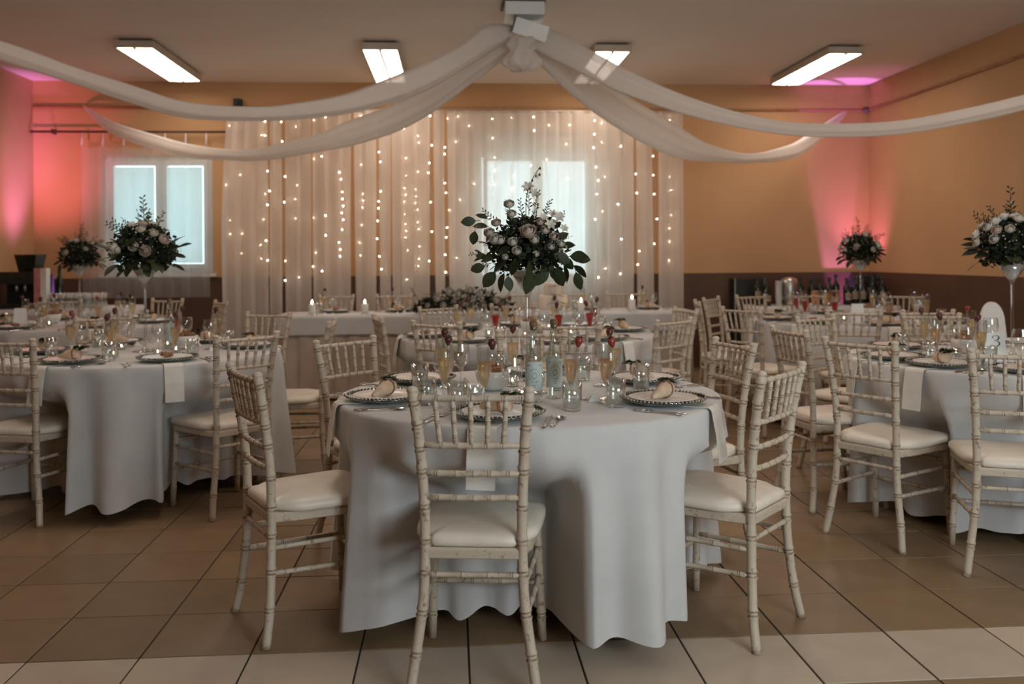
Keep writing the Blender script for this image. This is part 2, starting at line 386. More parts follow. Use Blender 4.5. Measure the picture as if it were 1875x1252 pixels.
# ceiling luminaires: metal tray, two diffusers either side of a spine, dark spacer as the shadow gap on top
def luminaire(x, label, ya=8.2, yb=9.75):
    t = thing('ceiling_light', label, 'light', (x, (ya + yb) / 2, ZC - .001), group='fluorescent ceiling lights')
    L = (yb - ya) / 2; W = .17
    mb = MB(); mb.box((-W, -L, -.085), (W, L, -.022)); put('tray', mb.mesh('tray', M['fixture'], False), t)
    mb = MB(); mb.box((-W + .03, -L + .03, -.022), (W - .03, L - .03, 0)); put('shadow_gap_spacer', mb.mesh('shadow_gap_spacer', M['fixture_dark'], False), t)  # dark colour paints the shadow gap between tray and ceiling
    for s in (-1, 1):
        mb = MB()
        mb.add([(s*.012, -L+.02, -.092), (s*(W-.018), -L+.02, -.086), (s*(W-.018), L-.02, -.086), (s*.012, L-.02, -.092)], [(0, 3, 2, 1) if s > 0 else (0, 1, 2, 3)])
        put('diffuser', mb.mesh('diffuser', M['tube_light'], False), t)
    mb = MB(); mb.box((-.01, -L + .01, -.098), (.01, L - .01, -.085)); put('spine', mb.mesh('spine', M['fixture'], False), t)
    return t
luminaire(-2.78, 'long fluorescent ceiling light, leftmost of the four')
luminaire(-.62, 'long fluorescent ceiling light left of the tulle knot')
luminaire(1.5, 'long fluorescent ceiling light just right of the tulle knot')
luminaire(3.70, 'long fluorescent ceiling light, rightmost, near the pink glow')
for x, s_ in ((-2.78, 'left'), (-.62, 'centre left'), (1.5, 'centre right'), (3.7, 'right')):
    luminaire(x, 'long fluorescent ceiling light of the row nearer the photographer, ' + s_, 4.0, 5.55)

# curtain rods
def rod(x0, x1, z, label, y=YB - .1):
    t = thing('curtain_rod', label, 'curtain rod', ((x0+x1)/2, y, z)); h = (x1-x0)/2
    mb = MB(); mb.tube([(-h, 0, 0), (h, 0, 0)], .013, 8); put('rail', mb.mesh('rail', M['rod']), t)
    for s in (-1, 1):
        mb = MB(); mb.lathe([(0, -.02), (.018, -.012), (.024, 0), (.018, .012), (0, .02)], 8, (s * (h + .01), 0, 0)); put('finial', mb.mesh('finial', M['rod']), t)
        mb = MB(); mb.box((s*(h-.2)-.008, 0, -.02), (s*(h-.2)+.008, -y + YB, .03)); put('bracket', mb.mesh('bracket', M['rod'], False), t)
rod(-4.5, -2.14, 2.68, 'dark curtain rod above the left window')
rod(.05, 1.91, 2.66, 'dark curtain rod behind the fairy light backdrop', YB - .12)

# sheer curtains of the two windows
def voile(name, x0, x1, y, ztop, zbot, amp, per, m, parent=None, seed=0, top=None, nx=None, hooks=None, edge=None):
    rnd = random.Random(seed); mb = MB(); n = nx or max(8, int((x1 - x0) / per * 8)); k = 12
    ph = [rnd.uniform(0, 6.28) for _ in range(4)]
    for j in range(k + 1):
        t = j / k; z = lerp(ztop, zbot, t)
        for i in range(n + 1):
            u = i / n; x = lerp(x0, x1, u)
            f = sin(2*pi*(x-x0)/per + ph[0] + .6*sin(x*3+ph[1])) + .4*sin(2*pi*(x-x0)/per*1.9 + ph[2] + t*.8) + .25*sin(2*pi*x/per*.4 + ph[3])
            zz = z
            if hooks and j == 0: zz = z - .035 * (abs(sin(pi * (x - x0) / hooks)) ** .6)
            dx = edge(u, z) if edge else 0
            mb.v.append((x + .012 * sin(2*pi*x/per + t*2) + dx, y + amp * f * (.7 + .5 * t), zz))
    for j in range(k):
        for i in range(n):
            a = j*(n+1)+i; mb.f.append((a, a+1, a+n+2, a+n+1)); mb.m.append(0)
    return put(name, mb.mesh(name, m), parent)
t = thing('sheer_curtain', 'sheer white curtain hanging from clips over the left window', 'curtain')
voile('curtain_panel', -3.98, -2.62, YB - .12, 2.53, .87, .012, .17, M['voile_window'], t, 3, hooks=.22)
for i in range(7):
    x = -3.98 + .22 * i
    mb = MB(); mb.tube([(x, YB - .1, 2.665), (x, YB - .115, 2.53)], [.006, .012], 6); put('curtain_clip', mb.mesh('curtain_clip', M['frame_white']), t)
t = thing('sheer_curtain', 'sheer white curtain over the window behind the head table', 'curtain')
voile('curtain_panel', .08, 1.88, YB - .13, 2.65, .3, .015, .19, M['voile_window'], t, 5)

# backdrop: voile panels hung from a line, narrow gaps between them
bd = thing('fabric_backdrop', 'wide pleated voile backdrop with fairy lights behind the head table', 'curtain')
gaps = [(-1.945, -1.92), (-1.80, -1.745), (-1.47, -1.452), (-1.056, -1.012), (-.797, -.748), (-.63, -.61), (-.214, -.165), (-.05, -.018), (.45, .452), (.95, .952), (1.45, 1.452), (1.998, 2.05), (2.22, 2.27)]
xa = -2.40
for i, (a, b) in enumerate(gaps + [(2.545, 0)]):
    ed = None
    if i == 0: ed = lambda u, z: (1 - u) * (.075 * ((z - 1.3) / 1.5) ** 2 * (1 if z > 1.3 else .15) - .02)
    voile('curtain_panel', xa, a, 9.78, 2.865, .06, .016, .14, M['voile_back'], bd, 20 + i, edge=ed)
    xa = b
mb = MB(); mb.tube([(-2.45, 9.78, 2.87), (2.56, 9.78, 2.87)], .008, 6)
for x in (-2.4, -.8, .8, 2.5): mb.tube([(x, 9.78, 2.87), (x, YB, 2.87)], .006, 6)
put('hanging_rail', mb.mesh('hanging_rail', M['wire']), bd)

# fairy lights: vertical strands, bulbs as beads along each
fairy = thing('fairy_lights', 'curtain of warm white fairy lights strung over the voile backdrop', 'string lights')
bm_ = MB(); bm_.lathe([(0, -.006), (.0045, -.004), (.0062, 0), (.0045, .004), (0, .006)], 7); bulb_me = bm_.mesh('bulb', M['bulb'])
rnd = random.Random(11)
SX = [-2.36,-2.22,-2.0,-1.93,-1.78,-1.63,-1.46,-1.34,-1.16,-.95,-.76,-.48,-.35,-.21,-.04,.09,.24,.48,.69,.89,1.07,1.3,1.58,1.68,1.85,2.04,2.25,2.42]
nb = 0
mb = MB(); mb.tube([(-2.4, 9.72, 2.84), (2.5, 9.72, 2.84)], .0025, 4); put('wire_strand', mb.mesh('wire_strand', M['wire']), fairy)
for i, x in enumerate(SX):
    front = rnd.random() < .36; y = 9.715 if front else 9.84
    mb = MB(); zb = rnd.uniform(.95, 1.15)
    pts = [(x + .02 * sin(k * 1.3 + i), y, lerp(2.84, zb, k / 10)) for k in range(11)]
    mb.tube(pts, .002, 4); st = put('wire_strand', mb.mesh('wire_strand', M['wire']), fairy)
    dense = -1.3 < x < 0
    z = 2.82 - rnd.uniform(0, .12)
    while z > zb and nb < 292:
        put('bulb', bulb_me, st, (x + .02 * sin((2.84 - z) * 6 + i) + rnd.uniform(-.012, .012), y + rnd.uniform(-.008, .008), z)); nb += 1
        z -= rnd.choice((.07, .1, .13, .18, .3)) * (1.05 if dense else 2.1)

# ------------------------------------------------------------------ ceiling hub and swags
hub = thing('ceiling_box', 'white ceiling unit with a tilted lower box above the tulle knot', 'box', (.58, 7.0, ZC - .001))
mb = MB(); mb.box((-.15, -.14, -.11), (.15, .14, 0)); put('housing', mb.mesh('housing', M['frame_white'], False), hub)
mb = MB(); mb.box((-.17, -.15, -.012), (.16, .15, -.0)); put('mounting_plate', mb.mesh('mounting_plate', M['fixture_dark'], False), hub)
mb = MB(); mb.box((-.135, -.09, -.06), (.135, .12, .06)); o = put('tilted_box', mb.mesh('tilted_box', M['frame_white'], False), hub, (.05, -.03, -.2), (radians(14), radians(17), 0))
mb = MB(); mb.box((-.142, -.1, -.055), (-.128, .1, .065)); put('side_panel', mb.mesh('side_panel', M['fixture_dark'], False), o)

SW = {
'NL': [(.50, 6.99, 3.03, .05), (.306, 6.948, 2.984, .095), (.158, 6.92, 2.871, .086), (-.125, 6.866, 2.691, .093), (-.406, 6.813, 2.554, .09), (-.74, 6.75, 2.437, .071), (-1.047, 6.692, 2.376, .06), (-1.372, 6.63, 2.338, .05), (-1.851, 6.54, 2.349, .054), (-2.215, 6.471, 2.449, .057), (-2.568, 6.404, 2.561, .052), (-2.9, 6.34, 2.672, .058), (-3.4, 6.25, 2.83, .055), (-4.0, 6.13, 3.02, .045), (-4.53, 6.03, 3.17, .02)],
'NR': [(.60, 6.99, 3.03, .05), (.751, 6.96, 2.949, .095), (.997, 6.903, 2.811, .09), (1.301, 6.833, 2.636, .085), (1.7, 6.741, 2.455, .068), (2.103, 6.647, 2.318, .055), (2.499, 6.556, 2.228, .047), (2.888, 6.466, 2.202, .048), (3.27, 6.377, 2.211, .048), (3.646, 6.29, 2.268, .05), (4.088, 6.188, 2.365, .05), (4.5, 6.1, 2.5, .04), (4.85, 6.01, 2.64, .02)],
'FL': [(.52, 7.05, 3.0, .05), (.387, 7.131, 2.921, .08), (.165, 7.282, 2.789, .085), (-.138, 7.488, 2.617, .099), (-.462, 7.709, 2.483, .108), (-.879, 7.992, 2.384, .1), (-1.167, 8.188, 2.329, .073), (-1.743, 8.58, 2.268, .054), (-2.156, 8.862, 2.294, .05), (-2.596, 9.16, 2.366, .066), (-3.055, 9.473, 2.502, .072), (-3.551, 9.81, 2.683, .06), (-3.861, 10.021, 2.886, .03), (-3.977, 10.15, 2.96, .014)],
'FR': [(.62, 7.05, 3.0, .05), (.761, 7.141, 2.894, .1), (1.1, 7.405, 2.696, .135), (1.462, 7.687, 2.53, .145), (1.861, 7.998, 2.388, .145), (2.205, 8.266, 2.295, .112), (2.506, 8.501, 2.261, .071), (2.998, 8.884, 2.261, .045), (3.549, 9.313, 2.368, .07), (3.842, 9.542, 2.486, .075), (4.323, 9.916, 2.779, .05), (4.559, 10.15, 2.92, .02)]}
def swag(pts, seed):
    P = spline(pts, 5); mb = MB(); n = 26; rnd = random.Random(seed); ph = [rnd.uniform(0, 6.28) for _ in range(4)]
    V = [Vector(p[:3]) for p in P]
    for i, p in enumerate(V):
        t = (V[min(i+1, len(V)-1)] - V[max(i-1, 0)]).normalized()
        side = t.cross(Vector((0, 0, 1))).normalized(); up = side.cross(t).normalized(); r = P[i][3]
        for j in range(n):
            a = 2*pi*j/n; f = 1 + .12 * sin(5*a + ph[0] + i*.05) + .07 * sin(9*a + ph[1] - i*.04)
            mb.v.append(tuple(p + side * cos(a) * r * .62 * f + up * sin(a) * r * f))
    for i in range(len(V)-1):
        for j in range(n):
            mb.f.append((i*n+j, i*n+(j+1)%n, (i+1)*n+(j+1)%n, (i+1)*n+j)); mb.m.append(0)
    return mb
for k, lab, sd in (('NL', 'white voile swag running from the knot to the left wall, nearer of two', 1), ('NR', 'white voile swag running from the knot to the right wall, nearer of two', 2),
                   ('FL', 'white voile swag running from the knot to the far left corner', 3), ('FR', 'white voile swag running from the knot to the far right corner', 4)):
    put('ceiling_swag', swag(SW[k], sd).mesh('ceiling_swag', M['voile']), label=lab, cat='drape', group='ceiling swags')
# gathered tulle knot under the box
mb = MB(); n = 40
prof = [(.03, 2.985), (.09, 2.97), (.11, 2.945), (.10, 2.92), (.075, 2.885), (.10, 2.86), (.125, 2.81), (.12, 2.77), (.08, 2.735), (.0, 2.725)]
for i, (r, z) in enumerate(prof):
    for j in range(n):
        a = 2*pi*j/n; f = 1 + .14*sin(7*a + i*.6) + .08*sin(12*a - i)
        mb.v.append((.56 + r*f*cos(a)*1.1, 6.95 + r*f*sin(a)*.8, z + .01*sin(5*a)))
for i in range(len(prof)-1):
    for j in range(n): mb.f.append((i*n+j, i*n+(j+1)%n, (i+1)*n+(j+1)%n, (i+1)*n+j)); mb.m.append(0)
put('tulle_knot', mb.mesh('tulle_knot', M['voile']), label='gathered white tulle knot where the four swags meet', cat='drape')

# ------------------------------------------------------------------ ballroom chair (bamboo-turned)
def bamboo(mb, pts, r, nodes, n=8, ends=True):
    """turned rod: double rings with a bare groove at each node (given as fractions of its length)"""
    pts = [Vector(p) for p in pts]
    ds = [0.]
    for a, b in zip(pts[:-1], pts[1:]): ds.append(ds[-1] + (b - a).length)
    T = ds[-1]
    def at(s):
        for i in range(len(ds) - 1):
            if s <= ds[i+1] or i == len(ds) - 2:
                return pts[i].lerp(pts[i+1], (s - ds[i]) / max(1e-9, ds[i+1] - ds[i]))
    st = []
    for k, d in enumerate(ds): st.append((d, 1., 0))
    h = r * .75
    for f in nodes:
        c = f * T
        st = [q for q in st if abs(q[0] - c) > h * 1.9 or q[0] in (0., T)]
        st += [(c - h*1.7, 1., 0), (c - h, 1.22, 1), (c - h*.45, .98, 0), (c + h*.1, 1.04, 1), (c + h*.6, 1.2, 0), (c + h*1.5, 1., 0)]
    st = sorted(q for q in st if 0 <= q[0] <= T)
    P = [at(q[0]) for q in st]; R = [r * q[1] for q in st]; mids = [q[2] for q in st[:-1]]
    mb.tube(P, R, n, 0, mids)
PM = [M['paint'], M['groove']]
POST = [(0, .190, -.032), (.12, .172, -.012), (.28, .151, .0), (.45, .145, .004), (.60, .148, -.002), (.76, .157, -.022), (.905, .172, -.048)]
def post_at(z):
    for (z0, a0, b0), (z1, a1, b1) in zip(POST[:-1], POST[1:]):
        if z <= z1: t = (z - z0) / (z1 - z0); return lerp(a0, a1, t), lerp(b0, b1, t)
    return POST[-1][1:]
proto_chair = []
for s in (-1, 1):
    mb = MB(); path = spline([(s*x, y, z) for z, x, y in POST], 4)
    bamboo(mb, path, .0155, (.135, .27, .40, .50, .615, .735, .81, .885, .965), 10)
    x, y = post_at(.905); mb.lathe([(.0155, 0), (.0175, .004), (.0165, .011), (.010, .016), (0, .0175)], 10, (s*x, y, .902), 0)
    mb.lathe([(.0145, .002), (.017, .004), (.0165, .012), (.0145, .0135)], 10, (s*POST[0][1], POST[0][2], -.002), 1)
    proto_chair.append(('back_leg', mb.mesh('back_leg', PM)))
for s in (-1, 1):
    mb = MB(); bamboo(mb, [(s*.188, .385, .002), (s*.180, .375, .2), (s*.172, .368, .41)], .0145, (.22, .5, .78), 10)
    proto_chair.append(('front_leg', mb.mesh('front_leg', PM)))
mb = MB()   # seat frame: four rails with rounded outer edge
def ring(z, e):
    return [(-.142-e, -.004-e*.5, z), (.142+e, -.004-e*.5, z), (.165+e, .09, z), (.19+e, .35, z), (.172+e, .392+e, z), (0, .402+e, z), (-.172-e, .392+e, z), (-.19-e, .35, z), (-.165-e, .09, z)]
A = [ring(.400, 0), ring(.404, .006), ring(.426, .006), ring(.434, 0), ring(.434, -.03), ring(.400, -.03)]
k = len(A[0])
for q in A: mb.v += q
for i in range(len(A)):
    for j in range(k):
        a = i*k+j; b = i*k+(j+1)%k; c = ((i+1)%len(A))*k+(j+1)%k; d = ((i+1)%len(A))*k+j
        mb.f.append((a, b, c, d)); mb.m.append(0)
proto_chair.append(('seat_frame', mb.mesh('seat_frame', PM, False)))
# cushion
out = spline([(0, -.006), (.118, -.004), (.128, .022), (.150, .045), (.186, .10), (.198, .22), (.203, .34), (.190, .388), (.12, .408), (0, .412),
              (-.12, .408), (-.190, .388), (-.203, .34), (-.198, .22), (-.186, .10), (-.150, .045), (-.128, .022), (-.118, -.004), (0, -.006)], 3)[:-1]
mb = MB(); n = len(out); lev = [(.436, .975), (.441, 1.), (.452, 1.003), (.462, .985), (.469, .94), (.4745, .82), (.478, .6), (.4795, .3)]
for z, sc in lev:
    for x, y in out: mb.v.append((x*sc, .2 + (y-.2)*sc, z))
for i in range(len(lev)-1):
    for j in range(n): mb.f.append((i*n+j, i*n+(j+1)%n, (i+1)*n+(j+1)%n, (i+1)*n+j)); mb.m.append(0)
mb.v.append((0, .2, .480)); c = len(mb.v) - 1
for j in range(n): mb.f.append(((len(lev)-1)*n+j, (len(lev)-1)*n+(j+1)%n, c)); mb.m.append(0)
proto_chair.append(('seat_cushion', mb.mesh('seat_cushion', M['cushion']), 'ivory padded seat cushion'))
def rail(z, bow=.006, r=.0092, nodes=(.1, .3, .5, .7, .9)):
    x, y = post_at(z); mb = MB()
    bamboo(mb, [(lerp(-x, x, t), y - bow * (1 - (2*t-1)**2) * 2, z) for t in (0, .17, .33, .5, .67, .83, 1)], r, nodes)
    return mb.mesh('back_rail', PM)
for z, nd in ((.885, (.07, .215, .36, .5, .64, .785, .93)), (.742, (.215, .36, .5, .64, .785)), (.657, (.15, .33, .5, .67, .85)), (.584, (.15, .33, .5, .67, .85))):
    proto_chair.append(('back_rail', rail(z, nodes=nd)))
for u in (-.100, -.05, 0, .05, .100):
    y1, y0 = post_at(.885)[1] - .012 * (1 - (u/.17)**2), post_at(.742)[1] - .012 * (1 - (u/.155)**2)
    mb = MB(); bamboo(mb, [(u*1.04, y1, .885), (u, (y0+y1)/2 - .001, .815), (u*.93, y0, .742)], .0078, (.22, .5, .8), 7)
    proto_chair.append(('spindle', mb.mesh('spindle', PM)))
def stretcher(a, b, nd=(.12, .37, .63, .88)):
    mb = MB(); bamboo(mb, [a, b], .0088, nd, 7); proto_chair.append(('stretcher', mb.mesh('stretcher', PM)))
stretcher((-.150, 0, .352), (.150, 0, .352))
for s in (-1, 1):
    for za, zb in ((.318, .318), (.235, .225)):
        xa, ya = post_at(za); stretcher((s*xa, ya, za), (s*lerp(.172, .188, (.41-zb)/.41), .375, zb))
for z in (.345, .20): stretcher((-.180, .375, z), (.180, .375, z))
CHAIRS = []
def chair(x, y, deg, label):
    """x, y: point between the two back legs; deg: where the sitter would look"""
    build(proto_chair, 'ballroom_chair', label, 'chair', (x, y, 0), radians(deg - 90), 'limewashed ballroom chairs')
    CHAIRS.append((x, y, radians(deg)))

# ------------------------------------------------------------------ round tables under their cloths
def tablecloth(cx, cy, R, chairs, seed, top=.765):
    rnd = random.Random(seed); mb = MB(); n = 288
    nf = rnd.choice((18, 19, 20)); ph = [rnd.uniform(0, 6.28) for _ in range(6)]
    def fold(a):
        f = sin(nf*a + ph[0] + 1.1*sin(2*a + ph[1]) + .7*sin(3*a + ph[2]))
        f = (1 if f > 0 else -1) * abs(f) ** .85                      # flat-sided folds with crisp turns
        return f * (.72 + .28*sin(4*a + ph[4])) + .22*sin(29*a + ph[3] + sin(3*a))
    rows = []
    for rr in (.25, .5, .75, .93): rows.append(('t', R * rr, top))
    rows += [('t', R - .012, top), ('t', R - .003, top - .003), ('t', R + .002, top - .012)]
    levels = [.035, .075, .12, .17, .225, .28, .34, .40, .46, .52, .58, .635, .675, .70]
    mb.v.append((cx, cy, top)); K = 0
    for kind, r, z in rows:
        for j in range(n):
            a = 2*pi*j/n; mb.v.append((cx + r*cos(a), cy + r*sin(a), z + (.0008*sin(5*a + r*9) if r < R - .05 else 0)))
        K += 1
    for d in levels:
        t = d / .70
        for j in range(n):
            a = 2*pi*j/n; z = top - d
            hem = .022 * sin(2*a + ph[5]) - .016 * fold(a)
            z = lerp(z, z + hem, t * t)
            r = R + .004 + .026 * t + (.070 * t ** .75) * fold(a)
            best = r; wt = 0
            for (px, py, f) in chairs:
                fx, fy = cos(f), sin(f)
                v0 = (cx-px)*fx + (cy-py)*fy; dv = cos(a)*fx + sin(a)*fy
                if dv > -.3: continue
                rt = (v0 - .452) / -dv
                if rt < .25 or rt > r: continue
                X, Y = cx + rt*cos(a), cy + rt*sin(a)
                u = abs((X-px)*fy - (Y-py)*fx)
                wl = 1 - sstep(.205, .255, u)
                # also where the ray leaves through the side of the seat
                if wl > wt: wt, best = wl, rt
            wz = sstep(.12, .29, d) * 1.
            r2 = lerp(r, min(r, best + .018 * (fold(a) - .9) * t), wt * wz)
            mb.v.append((cx + r2*cos(a), cy + r2*sin(a), z))
        K += 1
    for j in range(n): mb.f.append((0, 1 + j, 1 + (j+1) % n)); mb.m.append(0)
    for i in range(K-1):
        for j in range(n):
            a = 1+i*n+j; b = 1+i*n+(j+1)%n; mb.f.append((a, a+n, b+n, b)); mb.m.append(0)
    return mb.mesh('tablecloth', M['cloth'])
def table_under(cx, cy, R, label):
    t = thing('round_table', label, 'table', (cx, cy, 0))
    mb = MB(); mb.lathe([(0, .735), (R-.03, .735), (R-.02, .74), (R-.02, .755), (R-.03, .76), (0, .76)], 36); put('tabletop', mb.mesh('tabletop', M['rod']), t)
    for a in range(4):
        q = pi/4 + a*pi/2; mb = MB(); mb.tube([(.16*cos(q), .16*sin(q), 0), (.16*cos(q), .16*sin(q), .735)], .016, 8); put('leg', mb.mesh('leg', M['black']), t)

# ------------------------------------------------------------------ table ware prototypes
mb = MB(); mb.lathe([(0, .001), (.085, .001), (.11, .003), (.143, .013), (.151, .019), (.148, .0215), (.13, .014), (.11, .010), (.095, .008), (0, .008)], 40); m_charger = mb.mesh('charger_glass', M['charger'])
mb = MB()
for i in range(64):
    a = 2*pi*i/64; mb.octa((.151*cos(a), .151*sin(a), .0225), .0066)
m_bead = mb.mesh('beaded_rim', M['bead'])
mb = MB(); mb.lathe([(0, 0), (.075, 0), (.085, .003), (.122, .012), (.1235, .0135), (.121, .0145), (.085, .0055), (.07, .0045), (0, .0045)], 36); m_plate = mb.mesh('dinner_plate', M['porcelain'])
def fork_mesh():
    mb = MB(); h = .0012
    mb.tube([(0, -.10, .004), (0, -.06, .004), (0, 0, .003), (0, .03, .004)], [.0065, .0048, .003, .0036], 6, flat=.35)
    mb.box((-.0095, .028, .003), (.0095, .05, .0048))
    for k in range(4):
        x = -.0084 + k*.0056; mb.box((x-.0011, .05, .003), (x+.0011, .09, .0045))
    return mb.mesh('fork', M['silver'])
def knife_mesh():
    mb = MB(); mb.tube([(0, -.11, .004), (0, -.05, .005), (0, -.01, .004)], [.0062, .0058, .0042], 6, flat=.5)
    mb.add([(-.007, -.01, .003), (.005, -.01, .003), (.006, .07, .003), (0, .11, .003), (-.007, .07, .003), (-.007, -.01, .005), (.005, -.01, .0042), (.006, .07, .0042), (0, .11, .004), (-.007, .07, .005)],
           [(0,1,2,3,4), (9,8,7,6,5), (0,5,6,1), (1,6,7,2), (2,7,8,3), (3,8,9,4), (4,9,5,0)])
    return mb.mesh('knife', M['silver'], False)
def spoon_mesh():
    mb = MB(); mb.tube([(0, -.09, .004), (0, -.04, .004), (0, .03, .004)], [.0065, .0042, .003], 6, flat=.4)
    k0 = len(mb.v); n = 12
    for i, (s, z) in enumerate(((1., .007), (.8, .004), (.45, .0025), (0.05, .002))):
        for j in range(n):
            a = 2*pi*j/n; mb.v.append((.0185*s*cos(a), .055 + .028*s*sin(a), z))
    for i in range(3):
        for j in range(n): mb.f.append((k0+i*n+j, k0+i*n+(j+1)%n, k0+(i+1)*n+(j+1)%n, k0+(i+1)*n+j)); mb.m.append(0)
    return mb.mesh('spoon', M['silver'])
m_fork, m_knife, m_spoon = fork_mesh(), knife_mesh(), spoon_mesh()
def glass_proto():
    P = {}
    mb = MB(); mb.lathe([(0, .001), (.032, .001), (.031, .003), (.006, .008), (.0035, .014), (.0035, .058), (.007, .068), (.0155, .085), (.0225, .115), (.026, .15), (.0265, .185), (.0255, .215)], 18)
    P['flute'] = mb.mesh('flute_glass', M['glass'])
    mb = MB(); mb.lathe([(0, .068), (.006, .069), (.0145, .086), (.0215, .116), (.0248, .148), (.0252, .158), (0, .158)], 16)
    for k in ('wine', 'rose_wine', 'red_juice'): P[k] = mb.mesh('drink', M[k])
    mb = MB(); mb.lathe([(0, .001), (.036, .001), (.034, .004), (.007, .009), (.004, .016), (.004, .068), (.010, .077), (.028, .092), (.038, .115), (.0395, .135), (.037, .158), (.034, .175)], 20)
    P['goblet'] = mb.mesh('wine_glass_bowl', M['glass'])
    mb = MB(); mb.lathe([(0, .001), (.029, .001), (.032, .004), (.0345, .05), (.036, .098), (.0345, .098), (.033, .05), (.030, .010), (0, .010)], 20)
    P['tumbler'] = mb.mesh('tumbler_glass', M['glass'])
    return P
G = glass_proto()
def berry_mesh(m):
    mb = MB(); mb.lathe([(0, -.021), (.006, -.0175), (.0115, -.007), (.0145, .003), (.0145, .010), (.010, .0165), (.003, .018), (0, .017)], 12)
    return mb.mesh('fruit', m)
m_bd, m_br = berry_mesh(M['berry_dark']), berry_mesh(M['berry_red'])
mb = MB()
for i in range(7):
    a = 2*pi*i/7; c, s = cos(a), sin(a)
    mb.add([(0, 0, .017), (c*.008 - s*.004, s*.008 + c*.004, .020), (c*.017, s*.017, .0165), (c*.008 + s*.004, s*.008 - c*.004, .020)], [(0, 1, 2, 3)])
mb.tube([(0, 0, .017), (.001, 0, .026)], .0015, 5)
m_calyx = mb.mesh('calyx', M['calyx'], False)
def favour_meshes():
    # a rolled kraft paper parcel: cone and collar
    mb = MB(); mb.tube([(-.055, .018, .006), (-.02, .008, .014), (.022, 0, .022), (.034, 0, .023)], [.006, .016, .024, .022], 10)
    a = mb.mesh('paper_roll', M['beige_favour'])
    mb = MB(); rnd = random.Random(3)
    for i in range(30):
        q = rnd.uniform(0, 6.28); l = rnd.uniform(.018, .034); x, y = .028 + rnd.uniform(-.012, .012), rnd.uniform(-.014, .014); z = .03 + rnd.uniform(0, .016)
        dx, dy = cos(q)*l, sin(q)*l; px, py = -sin(q)*l*.3, cos(q)*l*.3
        mb.add([(x, y, z), (x+dx*.5+px, y+dy*.5+py, z+.007), (x+dx, y+dy, z+.001), (x+dx*.5-px, y+dy*.5-py, z+.007)], [(0,1,2,3)])
    b = mb.mesh('herb_sprig', M['leaf'], False)
    mb = MB(); mb.lathe([(.0238, -.004), (.0252, 0), (.0238, .004)], 12)
    me = mb.mesh('twine', M['bread']); me.transform(Matrix.Translation((.012, .002, .0205)) @ Matrix.Rotation(pi/2, 4, 'Y'))
    return a, b, me
f_roll, f_sprig, f_twine = favour_meshes()
mb = MB(); rnd = random.Random(9)
for i in range(5):
    a = i*1.3; x, y = .02*cos(a)*(i > 0), .018*sin(a)*(i > 0)
    mb.lathe([(0, 0), (.013, .003), (.0165, .012), (.012, .021), (0, .025)], 8, (x, y, .0 + .002*i))
m_nuts = mb.mesh('small_pastries', M['bread'])
def napkin_mesh(L, hang):
    """strip lying from under the plate over the table edge; local +x points out of the table, x=0 at the edge"""
    mb = MB(); W = .046; pts = [(-L, .0012), (-L*.5, .0012), (-.02, .0014), (-.004, .002), (.004, -.001), (.010, -.010), (.014, -.03), (.026, -hang*.5), (.036, -hang)]
    for s, off in ((0, 0), (1, .0025)):
        for x, z in pts:
            for y in (-W, 0, W): mb.v.append((x + off*(x > 0), y, z + off*(x <= 0)))
    n = len(pts)
    for s in range(2):
        for i in range(n-1):
            for j in range(2):
                a = s*n*3 + i*3 + j; q = (a, a+3, a+4, a+1); mb.f.append(q if s else q[::-1]); mb.m.append(0)
    for i in range(n-1):
        a = i*3; b = n*3+i*3; mb.f += [(a, a+3, b+3, b), (a+2, b+2, b+5, a+5)]; mb.m += [0, 0]
    e = (n-1)*3; mb.f += [(e, e+1, n*3+e+1, n*3+e), (e+1, e+2, n*3+e+2, n*3+e+1)]; mb.m += [0, 0]
    return mb.mesh('napkin', M['napkin'], False)
m_napkin = napkin_mesh(.13, .185)
mb = MB(); mb.add([(-.024, -.012, 0), (.024, -.012, 0), (.0, 0, .032), (-.024, .012, 0), (.024, .012, 0)], [(0,1,2),(4,3,2),(0,2,3),(1,4,2)]); m_tent = mb.mesh('place_card', M['card'], False)

